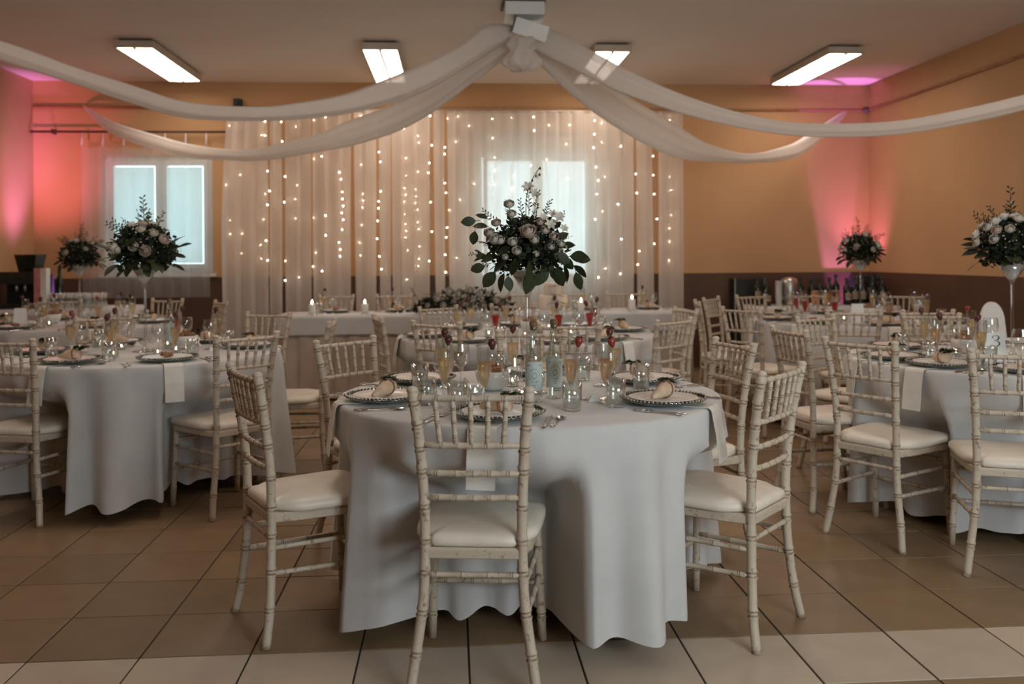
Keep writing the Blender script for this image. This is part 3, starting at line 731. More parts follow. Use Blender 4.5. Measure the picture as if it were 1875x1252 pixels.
ZT = .7652
def local(c, ang, u, v):
    """table-centred polar frame of a place: u to the sitter's right, v towards the table centre"""
    f = (-cos(ang), -sin(ang)); r = (f[1], -f[0]); return c[0] + f[0]*v + r[0]*u, c[1] + f[1]*v + r[1]*u
def place(cx, cy, R, deg, where, seed, drink='wine', far=False, berry=None, jit=1., cutlery=True, napkin=True, wine=True, tumbler=True, glass_side=1):
    rnd = random.Random(seed); a = radians(deg); j = lambda s: rnd.uniform(-s, s) * jit
    ex, ey = cx + R*cos(a), cy + R*sin(a)                       # table edge at this place
    c = (ex, ey)
    face = a + pi                                               # sitter's view direction
    rz = face - pi/2
    if napkin:
        nz = ZT + .0003
        o = put('napkin', m_napkin, None, (cx + (R+.003)*cos(a), cy + (R+.003)*sin(a), nz), (0, 0, a), label='cream cloth napkin hanging over the table edge, ' + where, cat='napkin', group='napkins hanging at the places')
    px, py = local(c, a, j(.01), .178)
    build([('charger_glass', m_charger), ('beaded_rim', m_bead, 'dark silver beaded rim', 'stuff')], 'charger_plate', 'glass charger plate with beaded silver rim, ' + where, 'plate', (px, py, ZT + .003), rnd.uniform(0, 6), 'beaded glass charger plates')
    put('dinner_plate', m_plate, None, (px, py, ZT + .0125), label='white dinner plate on the beaded charger, ' + where, cat='plate', group='white dinner plates')
    if rnd.random() < .62 or where.startswith(('right place of the centre', 'left place of the centre')):
        build([('paper_roll', f_roll), ('herb_sprig', f_sprig, 'dark green herb sprig'), ('twine', f_twine)], 'wedding_favour', 'beige paper roll favour with green sprig, ' + where, 'favour', (px + j(.01), py + j(.01), ZT + .0225), rz + j(.6) + (2.6 if 'left place of the centre' in where else 0), 'paper roll favours', scale=1.3)
    else:
        put('pastry', m_nuts, None, (px + j(.01), py + j(.01), ZT + .0175), (0, 0, j(2)), label='small brown pastries on the white plate, ' + where, cat='pastry', group='pastries on plates')
    if cutlery:
        for k, u in enumerate((-.185, -.212)):
            x, y = local(c, a, u + j(.004), .135 + j(.01) - .012*k)
            put('fork', m_fork, None, (x, y, ZT), (0, 0, rz + j(.06) - .08), label=('inner' if k == 0 else 'outer') + ' silver fork, ' + where, cat='fork', group='silver forks')
        x, y = local(c, a, .183 + j(.004), .13 + j(.01)); put('knife', m_knife, None, (x, y, ZT), (0, 0, rz + j(.05)), label='silver knife beside the plate, ' + where, cat='knife', group='silver knives')
        x, y = local(c, a, .212 + j(.004), .125 + j(.01)); put('spoon', m_spoon, None, (x, y, ZT), (0, 0, rz + j(.06) - .05), label='silver spoon beside the knife, ' + where, cat='spoon', group='silver spoons')
    gs = glass_side
    x, y = local(c, a, gs*(.085 + j(.012)), .375 + j(.012))
    col = {'wine': 'sparkling wine', 'rose_wine': 'pink sparkling wine', 'red_juice': 'red drink'}[drink]
    build([('bowl_and_stem', G['flute']), ('drink', G[drink], col)], 'champagne_flute', 'flute glass of ' + col + ', ' + where, 'glass', (x, y, ZT), 0, 'champagne flutes')
    red = rnd.random() < .15 if berry is None else berry
    q = rnd.uniform(0, 6.28)
    build([('fruit', m_br if red else m_bd), ('calyx', m_calyx)], 'strawberry', ('bright red' if red else 'dark red') + ' strawberry on the flute rim, ' + where, 'strawberry',
          (x + .029*cos(q), y + .029*sin(q), ZT + .220), rnd.uniform(0, 6), 'strawberries on flute rims', rot=(j(.35), j(.35), q))
    if wine:
        x, y = local(c, a, gs*(.0 + j(.012)), .40 + j(.012)); put('wine_glass', G['goblet'], None, (x, y, ZT), label='empty clear wine glass, ' + where, cat='glass', group='clear wine glasses')
    if tumbler:
        x, y = local(c, a, gs*(.155 + j(.01)), .30 + j(.012)); put('tumbler', G['tumbler'], None, (x, y, ZT), label='clear water tumbler, ' + where, cat='glass', group='clear tumblers')
    if rnd.random() < .8:
        x, y = local(c, a, -.06 + j(.02), .385 + j(.01)); put('place_card', m_tent, None, (x, y, ZT), (0, 0, rz + j(.4)), label='small white tent card, ' + where, cat='place card', group='small white tent cards')

# ------------------------------------------------------------------ flower arrangements on tall glass stands
def leaf_mesh(name, m, w=.34, curl=.12):
    mb = MB(); k = 7; prof = [0, .55, .88, 1., .9, .6, .0]
    for i in range(k):
        t = i/(k-1); h = prof[i]*w/2; z = -curl*t*t
        mb.v += [(t, -h, z + .07*prof[i]*w), (t, 0, z), (t, h, z + .07*prof[i]*w)]
    for i in range(k-1):
        a = i*3; mb.f += [(a, a+3, a+4, a+1), (a+1, a+4, a+5, a+2)]; mb.m += [0, 0]
    mb.tube([(-.25, 0, .02), (0, 0, 0)], [.012, .016], 4)
    return mb.mesh(name, m)
LEAF = [leaf_mesh('leaf', M['leaf'], .66, .18), leaf_mesh('leaf', M['leaf'], .54, .3), leaf_mesh('leaf', M['leaf2'], .62, .1)]
def rose_mesh(m, seed, open_=1.):
    """cupped petals in four whorls closing over a tight heart"""
    rnd = random.Random(seed); mb = MB()
    for ring_, (n, r, top, wrap) in enumerate(((3, .36, .62, 1.5), (4, .58, .60, 1.35), (5, .80, .46, 1.3), (6, 1.0, .22, 1.25))):
        for i in range(n):
            a = 2*pi*(i + .5*ring_)/n + rnd.uniform(-.2, .2); k0 = len(mb.v); t_ = top + rnd.uniform(-.06, .06)
            for v in range(5):
                tv = v/4; e = lerp(-1.2, asin_(t_) if ring_ < 3 else .25*open_, tv)
                rr = r*cos(e) * (1.0 + (.10*open_ if ring_ > 1 else -.10)*tv**3); zz = lerp(-.62, t_, tv)
                for u in range(5):
                    tu = u/4 - .5; aa = a + tu*2*pi/n*wrap*(.55 + .45*sin(min(1, tv*1.5)*pi/2))
                    mb.v.append((rr*cos(aa)*(1+.05*cos(2*pi*tu)), rr*sin(aa)*(1+.05*cos(2*pi*tu)), zz - .12*(2*tu)**2*tv))
            for v in range(4):
                for u in range(4):
                    p = k0 + v*5 + u; mb.f.append((p, p+1, p+6, p+5)); mb.m.append(0)
    mb.lathe([(0, .5), (.2, .5), (.3, .2), (.3, -.4)], 8)
    return mb.mesh('bloom', m)
def asin_(x): return math.asin(max(-1, min(1, x)))
ROSE = [rose_mesh(M['petal'], 1), rose_mesh(M['petal'], 2, .6), rose_mesh(M['petal2'], 3)]
def lily_mesh():
    mb = MB()
    for i in range(6):
        a = pi/3*i; k0 = len(mb.v)
        for v, (r, z, w_) in enumerate(((.05, -.3, .06), (.35, .2, .3), (.75, .45, .26), (1.05, .35, .02))):
            for s in (-1, 0, 1): mb.v.append((r*cos(a) - s*w_*sin(a), r*sin(a) + s*w_*cos(a), z + .08*abs(s)))
        for v in range(3):
            for u in range(2): p = k0 + v*3 + u; mb.f.append((p, p+1, p+4, p+3)); mb.m.append(0)
    return mb.mesh('bloom', M['petal'])
LILY = lily_mesh()
def sprig_mesh(seed, m=None):
    """stem with small pointed leaves, unit length along +x"""
    rnd = random.Random(seed); mb = MB(); mb.tube([(0,0,0),(.5,0,.02),(1,0,0)], [.018, .012, .006], 4)
    for i in range(13):
        t = .15 + .85*i/12; s = (-1)**i; l = .2*(1.15 - t*.6); q = rnd.uniform(-.8, .8)
        dx, dy, dz = l*.6, s*l*cos(q), l*sin(q)
        mb.add([(t, 0, 0), (t+dx*.5-.03, dy*.5, dz*.5), (t+dx, dy, dz), (t+dx*.5+.04, dy*.45, dz*.5)], [(0,1,2,3)])
    return mb.mesh('sprig', m or M['filler'], False)
SPRIG = [sprig_mesh(1), sprig_mesh(2), sprig_mesh(3, M['leaf'])]
def orient(d, roll=0.):
    d = Vector(d).normalized(); z = Vector((0, 0, 1)); y = z.cross(d)
    y = Vector((0, 1, 0)) if y.length < 1e-3 else y.normalized()
    zz = d.cross(y); m = Matrix((d, y, zz)).transposed(); return (m @ Matrix.Rotation(roll, 3, 'X')).to_euler()
def filler_mesh(seed, rx, rz, zc):
    rnd = random.Random(seed); mb = MB()
    for i in range(2400):
        q = rnd.uniform(0, 6.28); c = rnd.uniform(-.75, 1); s = sqrt(1-c*c); rr = rnd.uniform(.25, .97)
        x, y, z = rx*s*cos(q)*rr, rx*s*sin(q)*rr, zc + rz*c*rr
        d = Vector((rnd.uniform(-1,1), rnd.uniform(-1,1), rnd.uniform(-.5,1))).normalized(); p = d.cross(Vector((rnd.uniform(-1,1), rnd.uniform(-1,1), rnd.uniform(-1,1)))).normalized()
        l = rnd.uniform(.016, .036); w_ = l*.34; b = Vector((x, y, z))
        mb.add([b, b + d*l*.5 + p*w_, b + d*l, b + d*l*.5 - p*w_], [(0,1,2,3)])
    return mb.mesh('fine_foliage', M['filler'], False)
FILL = [filler_mesh(5, .155, .135, .075), filler_mesh(6, .155, .135, .075)]
def gyp_mesh(seed):
    rnd = random.Random(seed); mb = MB()
    for i in range(150):
        q = rnd.uniform(0, 6.28); c = rnd.uniform(-.1, 1); s = sqrt(1-c*c); rr = rnd.uniform(.8, 1.06)
        mb.octa((.155*s*cos(q)*rr, .155*s*sin(q)*rr, .075 + .13*c*rr), rnd.uniform(.0022, .0042))
    return mb.mesh('tiny_blooms', M['gyp'], False)
GYP = [gyp_mesh(1), gyp_mesh(2)]
def stand_meshes():
    mb = MB(); mb.lathe([(0, .001), (.075, .001), (.074, .005), (.025, .012), (.010, .03), (.0085, .08), (.0085, .36), (.011, .385), (.022, .405), (.075, .485), (.0765, .485), (.024, .402), (.0, .392)], 24)
    return mb.mesh('stem_and_cone', M['glass'])
m_stand = stand_meshes()
mb = MB(); mb.lathe([(0, .395), (.018, .405), (.066, .473), (.0, .476)], 20); m_gel = mb.mesh('frosted_filling', M['porcelain'])
def bouquet(x, y, zrim, label, seed, scale=1., rz=0., explicit=False, nl=34, nr=15, solid=1.):
    t = thing('flower_arrangement', label, 'flowers', (x, y, zrim), rz, 'tall flower arrangements'); t.scale = (scale,) * 3
    rnd = random.Random(seed)
    def leaf(p, d, L, roll=0., k=None): put('leaf', LEAF[rnd.randrange(3) if k is None else k], t, p, orient(d, roll), (L, L, L))
    def bloom(p, d, r, me=None): put('bloom', me or rnd.choice(ROSE), t, p, orient_up(d), (r, r, r))
    def sprig(p, d, L, k=None): put('sprig', SPRIG[rnd.randrange(3) if k is None else k], t, p, orient(d, rnd.uniform(0, 6)), (L, L, L))
    put('fine_foliage', FILL[seed % 2], t, kind='stuff'); put('tiny_blooms', GYP[seed % 2], t, kind='stuff')
    if explicit:
        # px offsets from the cone's rim, in units of 2.13 mm; y is depth towards the room's far end
        U = .00213
        for dx, dz, ang, L, dy, k in ((-72,77,170,29,-.02,0),(-66,80,20,1,0,0),(-94,88,185,28,-.03,0),(-72,92,150,24,0,1),(-96,70,-100,26,-.02,0),(-72,74,-85,26,-.03,1),(-78,6,-165,28,-.04,0),(-60,-4,-130,36,-.05,0),(-44,-6,-115,36,-.06,1),(-38,-12,-85,28,-.07,0),
              (2,0,-95,46,-.085,0),(36,4,-125,44,-.07,1),(46,2,-60,38,-.05,0),(64,6,-65,32,-.04,1),(60,20,-40,30,-.05,0),(76,22,0,33,-.03,0),(84,22,-12,32,-.02,2),(82,6,-35,33,-.03,0),(88,-6,-75,34,-.02,1),
              (58,40,12,28,-.04,0),(-40,16,-150,32,-.08,1),(-20,20,-120,34,-.10,0),(34,26,-50,30,-.09,0),(44,28,-30,34,-.09,2),(-58,24,-170,30,-.06,1),(-74,22,170,22,-.02,2),(-84,26,130,16,0,1),(0,18,-90,36,-.12,1),(-30,40,-160,30,-.10,0),(50,52,30,26,-.06,2)):
            if L < 5: continue
            a = radians(ang); leaf((dx*U, dy, dz*U), (cos(a), rnd.uniform(-.25, .1), sin(a)), L*U, rnd.uniform(-.5, .5) - 1.1, k)
        for dx, dz, r, dy, me in ((-3,67,15,-.13,2),(7,53,9,-.14,0),(-31,49,9,-.13,0),(-24,33,9,-.14,1),(-61,54,11,-.09,0),(-71,66,10,-.06,2),(-52,52,9,-.10,0),(-58,84,9,-.04,2),(-34,118,10,-.03,1),(-30,100,9,-.05,1),
              (20,84,8,-.09,2),(10,27,6,-.14,1),(58,46,8,-.07,0),(45,58,9,-.09,2),(28,70,9,-.10,0),(38,40,7,-.11,1),(-44,22,6,-.12,1)):
            bloom((dx*U, dy, dz*U), (dx*.004, -1, .55 + dz*.004), r*U*.98, ROSE[me])
        for dx, dz, r, dy in ((2,148,12,-.01),(11,136,11,-.02),(54,92,12,-.05),(44,98,10,-.04),(36,78,11,-.10),(26,92,9,-.07),(64,72,9,-.05)):
            bloom((dx*U, dy, dz*U), (.3*(1 if dx > 5 else -1), -1, .6), r*U, LILY)
        mb = MB(); mb.tube(spline([(.0, 0, .1), (-.004, 0, .25), (.012, 0, .33), (.050, 0, .395)], 5), .0016, 5)
        for px, pz, r in ((.052, .393, .007), (.05, .368, .007), (.036, .362, .006), (.022, .345, .006)): mb.octa((px, 0, pz), r*.7, 0, 1.6)
        put('long_stem', mb.mesh('long_stem', M['leaf2']), t)
        bloom((.034, 0, .362), (.5, -1, .3), .013, LILY)
        for dx, dz, ang, L in ((-8,90,96,48),(10,88,80,56),(-46,88,140,46),(24,90,66,50),(40,78,50,44),(14,100,84,50),(-24,92,112,44),(-20,84,120,40),(-72,36,178,34),(-66,20,190,36),(56,60,20,26),(30,96,75,36),(2,108,92,46),(-60,48,160,30),(62,48,15,20)):
            a = radians(ang); sprig((dx*U, rnd.uniform(-.05, .02), dz*U - .02), (cos(a), rnd.uniform(-.3, .2), sin(a)), L*U)
        for (dx, dz) in ((-34, 112), (-30, 95), (46, 70), (20, 80)):
            mb = MB(); mb.tube([(0, 0, .06), (dx*U, -.03, dz*U)], .0016, 4); put('flower_stem', mb.mesh('flower_stem', M['leaf2']), t)
        nl, nr = 26, 6
    for i in range(nl):
        q = 2*pi*i/nl*2.618 + rnd.uniform(-.3, .3); low = i % 3 != 0
        if explicit and sin(q) < .25: continue
        el = rnd.uniform(-.7, .1) if low else rnd.uniform(.1, .7)
        r0 = rnd.uniform(.085, .15); z0 = .02 + .1*(el + .4) if low else .05 + .09*el
        leaf((r0*cos(q), r0*sin(q), z0), (cos(q)*cos(el), sin(q)*cos(el), sin(el)), rnd.uniform(.055, .085), rnd.uniform(-.6, .6))
    for i in range(nr):
        q = 2*pi*i/nr*1.618*1.0 + rnd.uniform(-.3, .3); el = rnd.choice((.25, .6, .95, 1.25)) + rnd.uniform(-.15, .15)
        if explicit and sin(q) < .25: continue
        d = (cos(q)*cos(el), sin(q)*cos(el), sin(el)); R_ = .165
        bloom((d[0]*R_, d[1]*R_, .06 + d[2]*.15), d, rnd.uniform(.018, .028))
    if not explicit:
        for i in range(12):
            q = rnd.uniform(0, 6.28); el = rnd.uniform(.3, 1.5); sprig((.08*cos(q)*cos(el), .08*sin(q)*cos(el), .14), (cos(q)*cos(el), sin(q)*cos(el), sin(el)), rnd.uniform(.08, .15))
        sprig((0, 0, .18), (.15, 0, 1), .16); bloom((.01, 0, .27), (0, 0, 1), .02, LILY)
    return t
def orient_up(d):
    d = Vector(d).normalized(); x = Vector((0, 0, 1)).cross(d)
    x = Vector((1, 0, 0)) if x.length < 1e-3 else x.normalized()
    y = d.cross(x); return Matrix((x, y, d)).transposed().to_euler()
def centrepiece(x, y, which, seed, explicit=False, rz=0., nl=34, nr=15, h=1.):
    t = build([('stem_and_cone', m_stand), ('frosted_filling', m_gel)], 'tall_vase', 'tall clear cone vase on a thin stem, ' + which, 'vase', (x, y, ZT), 0, 'tall cone vases')
    bouquet(x, y, ZT + .483, 'white roses and dark leaves in the tall vase, ' + which, seed, h, rz, explicit, nl, nr)
def tealight(x, y, z, label):
    t = thing('tealight_holder', label, 'candle holder', (x, y, z), 0, 'glass tealight holders')
    put('glass_cup', m_tcup, t); put('wax', m_twax, t); put('flame', m_tflame, t)
mb = MB(); mb.lathe([(0, .001), (.022, .001), (.027, .006), (.030, .042), (.028, .042), (.024, .008), (0, .006)], 14); m_tcup = mb.mesh('glass_cup', M['glass'])
mb = MB(); mb.lathe([(0, .008), (.019, .008), (.019, .018), (0, .018)], 12); m_twax = mb.mesh('wax', M['wax'])
mb = MB(); mb.lathe([(0, .018), (.0035, .023), (.003, .029), (0, .036)], 8); m_tflame = mb.mesh('flame', M['flame'])
def bread_bowl(x, y, label, rz=0.):
    t = thing('bread_bowl', label, 'bowl', (x, y, ZT), rz, 'white bowls with pastries')
    mb = MB(); mb.lathe([(0, .001), (.035, .001), (.05, .012), (.066, .05), (.070, .078), (.066, .078), (.058, .045), (.04, .012), (0, .01)], 26); put('bowl', mb.mesh('bowl', M['porcelain']), t)
    rnd = random.Random(int(x*100)); 
    for i in range(7):
        q = i*2*pi/6; r = .034 if i else 0
        mb = MB(); d = (cos(q + 1.2), sin(q + 1.2)); cx_, cy_, cz = r*cos(q), r*sin(q), .078 + (.018 if not i else 0)
        mb.tube([(cx_ - .024*d[0], cy_ - .024*d[1], cz - .004), (cx_ - .012*d[0], cy_ - .012*d[1], cz + .004), (cx_ + .012*d[0], cy_ + .012*d[1], cz + .005), (cx_ + .024*d[0], cy_ + .024*d[1], cz - .004)], [.006, .015, .015, .006], 8)
        put('bread_roll', mb.mesh('bread_roll', M['bread']), t)
def bottle(x, y, label, back=False):
    t = thing('glass_bottle', label, 'bottle', (x, y, ZT), 0, 'clear bottles with mint labels')
    mb = MB(); mb.lathe([(0, .001), (.029, .001), (.031, .006), (.031, .16), (.029, .175), (.018, .198), (.0125, .215), (.0125, .262), (.0145, .264), (.0145, .275), (.0125, .277)], 22); put('glass_body', mb.mesh('glass_body', M['bottle_glass']), t)
    mb = MB(); n = 14
    for j in range(n+1):
        a = radians(-90 - 75 + 150*j/n); mb.v += [(.0315*cos(a), .0315*sin(a), .045), (.0315*cos(a), .0315*sin(a), .150)]
    mb.f += [(2*j, 2*j+2, 2*j+3, 2*j+1) for j in range(n)]; mb.m += [0]*n
    lb = put('label', mb.mesh('label', M['mint']), t, label='pale mint label with a round dark ornament')
    mb = MB()    # printed ornament: wreath of dashes round a small rosette
    def dash(a0, z0, a1, z1, w_):
        p = []
        for a, z in ((a0, z0), (a1, z1)):
            q = radians(-90) + a; p.append(Vector((.0321*cos(q), .0321*sin(q), z)))
        s_ = Vector((0, 0, w_)) if abs(z1-z0) < abs(a1-a0)*.03 else Vector((cos(radians(0))*w_, 0, 0))
        mb.add([p[0]-s_, p[1]-s_, p[1]+s_, p[0]+s_], [(0,1,2,3)])
    for k in range(22):
        a = 2*pi*k/22; da, dz = .55*cos(a), .021*sin(a); dash(da, .10+dz, da*1.25 + .05*sin(a), .10 + dz*1.25 + .002*cos(a*3), .0007)
    for k in range(10):
        a = 2*pi*k/10; dash(.18*cos(a), .10+.007*sin(a), .38*cos(a+.3), .10+.014*sin(a+.3), .0008)
    dash(-.22, .066, .22, .066, .0008); dash(-.12, .060, .12, .060, .0007); dash(-.9, .135, -.5, .139, .0008); dash(.5, .139, .9, .135, .0008)
    put('ornament', mb.mesh('ornament', M['ink'], False), lb)
    mb = MB(); mb.lathe([(0, .262), (.011, .262), (.013, .276), (.0145, .280), (.0145, .292), (.012, .295), (0, .295)], 12); put('stopper', mb.mesh('stopper', M['cork']), t)

# ------------------------------------------------------------------ the round tables
def setup(cx, cy, R, name, seed, places, chairs):
    n0 = len(CHAIRS)
    for x, y, d, lab in chairs: chair(x, y, d, 'limewashed chair with ivory cushion, ' + lab)
    table_under(cx, cy, R, 'round table wholly covered by its white cloth, ' + name)
    put('tablecloth', tablecloth(cx, cy, R, CHAIRS[n0:], seed), label='white cloth draped to the floor over the ' + name, cat='tablecloth', group='white round tablecloths')
    for i, pl in enumerate(places):
        deg, lab = pl[0], pl[1]; kw = pl[2] if len(pl) > 2 else {}
        place(cx, cy, R, deg, lab + ' place of the ' + name, seed*31 + i, **kw)

# centre table
N = 'centre table'
setup(.30, 3.52, .735, N, 3, [(-106, 'near', dict(berry=False, glass_side=-1)), (194, 'left', dict(berry=False)), (141, 'far left', dict(berry=False, drink='wine')), (25, 'far right', dict(berry=False, glass_side=-1)), (-34, 'right', dict(berry=True, drink='rose_wine', glass_side=-1)), (83, 'far', dict(berry=False))],
      [(.062, 2.69, 82, 'nearest of all, back to the photographer'), (-.682, 3.235, 28, 'at the left of the centre table'), (1.092, 3.045, 137, 'at the right of the centre table'),
       (-.465, 4.30, 316, 'at the far left of the centre table'), (1.215, 3.955, 191, 'at the far right of the centre table'), (.41, 4.60, 263, 'behind the centre table, facing the photographer')])
centrepiece(.30, 3.52, N, 2, True)
bottle(.30, 3.285, 'clear bottle with mint label and cork, left of two on the centre table')
bottle(.385, 3.37, 'clear bottle with mint label and cork, right of two on the centre table')
bread_bowl(.165, 3.60, 'white bowl heaped with brown pastries on the centre table')
build([('bowl_and_stem', G['flute']), ('drink', G['rose_wine'], 'pink sparkling wine')], 'champagne_flute', 'flute glass with bright red strawberry beside the bottles, centre table', 'glass', (.43, 3.24, ZT), 0, 'champagne flutes')
build([('fruit', m_br), ('calyx', m_calyx)], 'strawberry', 'bright red strawberry on the flute beside the bottles, centre table', 'strawberry', (.459, 3.235, ZT + .222), 0, 'strawberries on flute rims', rot=(.1, .2, 1))
put('tumbler', G['tumbler'], None, (.415, 3.10, ZT), label='clear tumbler in front of the bottles on the centre table', cat='glass', group='clear tumblers')
put('tumbler', G['tumbler'], None, (.56, 3.83, ZT), label='clear tumbler behind the bottles on the centre table', cat='glass', group='clear tumblers')
for i, (x, y, s_) in enumerate(((.09, 3.43, 'in front of the pastry bowl'), (.25, 3.70, 'behind the pastry bowl'), (.42, 3.57, 'right of the vase'), (.36, 3.72, 'behind the vase'))):
    tealight(x, y, ZT, 'small glass tealight %s, centre table' % s_)
for x, y, r_, lab in ((.516, 3.276, .3, 'in front'), (.63, 3.56, .9, 'behind')):
    put('place_card', m_tent, None, (x, y, ZT), (0, 0, r_), label='small white tent card right of the bottles, the one %s' % lab, cat='place card', group='small white tent cards')
mb = MB(); mb.box((-.035, -.028, 0), (.035, .028, .035)); put('card_box', mb.mesh('card_box', M['card'], False), None, (.09, 3.535, ZT), (0, 0, .1), label='small white box left of the pastry bowl, centre table', cat='box')
mb = MB()
for i in range(5):
    a = 2*pi*i/5; mb.lathe([(0, 0), (.012, .001), (.014, .004), (.008, .007), (0, .007)], 8, (.013*cos(a), .013*sin(a), 0))
for x, y, lab in ((.46, 3.36, 'left'), (.50, 3.33, 'right')):
    put('paper_flower', mb.mesh('paper_flower', M['card']), None, (x, y, ZT), label='tiny white paper flower, %s of two beside the tumbler' % lab, cat='decoration', group='paper flowers')

# left table
N = 'left table'
setup(-1.75, 5.32, .75, N, 4, [(-112, 'near left'), (-62, 'near right', dict(drink='rose_wine')), (14, 'right'), (68, 'far right', dict(drink='red_juice')), (124, 'far left'), (182, 'left')],
      [(-2.17, 4.61, 74, 'at the near left of the left table'), (-1.065, 4.705, 133, 'at the near right of the left table'), (-.775, 5.60, 182, 'seen side-on at the right of the left table'),
       (-1.30, 6.43, 248, 'at the far right of the left table'), (-2.32, 6.24, 300, 'at the far left of the left table')])
centrepiece(-1.75, 5.32, N, 3, False, 2.2, 40, 22, 1.2)
bread_bowl(-1.56, 5.45, 'white bowl heaped with brown pastries on the left table')
bottle(-1.66, 5.47, 'clear bottle with mint label on the left table')
for i, (x, y, s_) in enumerate(((-1.82, 5.02, 'near left'), (-1.60, 5.06, 'near right'), (-1.55, 5.22, 'right'), (-1.92, 5.42, 'left'), (-1.70, 5.56, 'far'))): tealight(x, y, ZT, 'small glass tealight %s of the vase, left table' % s_)

# back left table
N = 'back left table'
setup(-3.06, 7.70, .78, N, 5, [(-118, 'near left'), (-62, 'near right', dict(drink='rose_wine')), (0, 'right'), (55, 'far right'), (125, 'far left', dict(drink='rose_wine')), (180, 'left')],
      [(-2.72, 8.80, 248, 'at the far right of the back left table'), (-2.10, 8.25, 210, 'at the right of the back left table'), (-3.65, 8.75, 297, 'at the far left of the back left table')])
centrepiece(-3.06, 7.70, N, 4, False, .4, 34, 16)
tealight(-2.86, 7.5, ZT, 'small glass tealight right of the vase, back left table'); tealight(-3.2, 7.45, ZT, 'small glass tealight left of the vase, back left table')
bread_bowl(-3.3, 7.75, 'white bowl heaped with brown pastries on the back left table')

# middle table
N = 'middle table'
setup(.52, 6.17, .88, N, 6, [(233, 'near left', dict(drink='red_juice')), (279, 'near', dict(drink='red_juice')), (309, 'near right', dict(drink='red_juice')), (8, 'right', dict(drink='red_juice')), (193, 'left'), (128, 'far left'), (93, 'far', dict(drink='rose_wine')), (52, 'far right')],
      [(-.06, 5.40, 54, 'at the near left of the middle table'), (.68, 5.17, 81, 'in front of the middle table, nearest side'), (1.31, 5.40, 131, 'at the near right of the middle table'),
       (1.64, 6.40, 192, 'seen side-on at the right of the middle table'), (-.43, 5.95, 13, 'seen side-on at the left of the middle table'), (-.07, 7.01, 305, 'at the far left of the middle table'), (.50, 7.22, 272, 'at the far side of the middle table, facing the photographer')])
bread_bowl(.55, 6.3, 'white bowl heaped with brown pastries on the middle table')
for i, (x, y, s_) in enumerate(((.25, 6.0, 'left'), (.48, 5.85, 'near'), (.8, 6.0, 'right'), (.7, 6.45, 'far'))): tealight(x, y, ZT, 'small glass tealight on the %s part of the middle table' % s_)

# right table
N = 'right table'
setup(2.84, 4.40, .80, N, 7, [(-152, 'near left', dict(berry=False)), (-117, 'near', dict(drink='rose_wine', berry=False)), (-65, 'near right'), (178, 'left', dict(drink='rose_wine', berry=False)), (124, 'far left', dict(berry=False)), (72, 'far right'), (10, 'right')],
      [(1.86, 3.955, 33, 'at the near left of the right table'), (2.25, 3.46, 68, 'in front of the right table, cut off'), (1.80, 4.60, 8, 'seen side-on at the left of the right table'),
       (2.28, 5.42, 300, 'at the far left of the right table'), (3.05, 5.52, 262, 'at the far side of the right table')])
centrepiece(2.84, 4.40, N, 5, False, 1.2, 40, 24, 1.12)
bread_bowl(2.72, 4.62, 'white bowl heaped with brown pastries on the right table')
tealight(2.95, 4.25, ZT, 'small glass tealight right of the vase, right table'); tealight(2.6, 4.5, ZT, 'small glass tealight left of the vase, right table')

# back right table
N = 'back right table'
setup(3.33, 7.15, .88, N, 8, [(215, 'near left', dict(drink='red_juice')), (-100, 'near', dict(drink='rose_wine')), (-55, 'near right'), (180, 'left', dict(drink='red_juice')), (135, 'far left', dict(drink='red_juice')), (90, 'far'), (45, 'far right'), (0, 'right')],
      [(2.13, 6.42, 32, 'at the near left of the back right table'), (2.10, 7.42, 350, 'first of two seen edge-on left of the back right table'), (2.38, 7.98, 322, 'second of two seen edge-on left of the back right table'), (2.86, 8.36, 293, 'at the far left of the back right table'),
       (2.74, 6.0, 72, 'at the near side of the back right table'), (3.22, 5.95, 88, 'at the near centre of the back right table'), (3.42, 8.42, 266, 'at the far side of the back right table'), (4.2, 8.15, 235, 'at the far right of the back right table')])
centrepiece(3.33, 7.15, N, 6, False, 3.0, 34, 16)
tealight(3.1, 6.95, ZT, 'small glass tealight left of the vase, back right table')
bread_bowl(3.5, 7.35, 'white bowl heaped with brown pastries on the back right table')

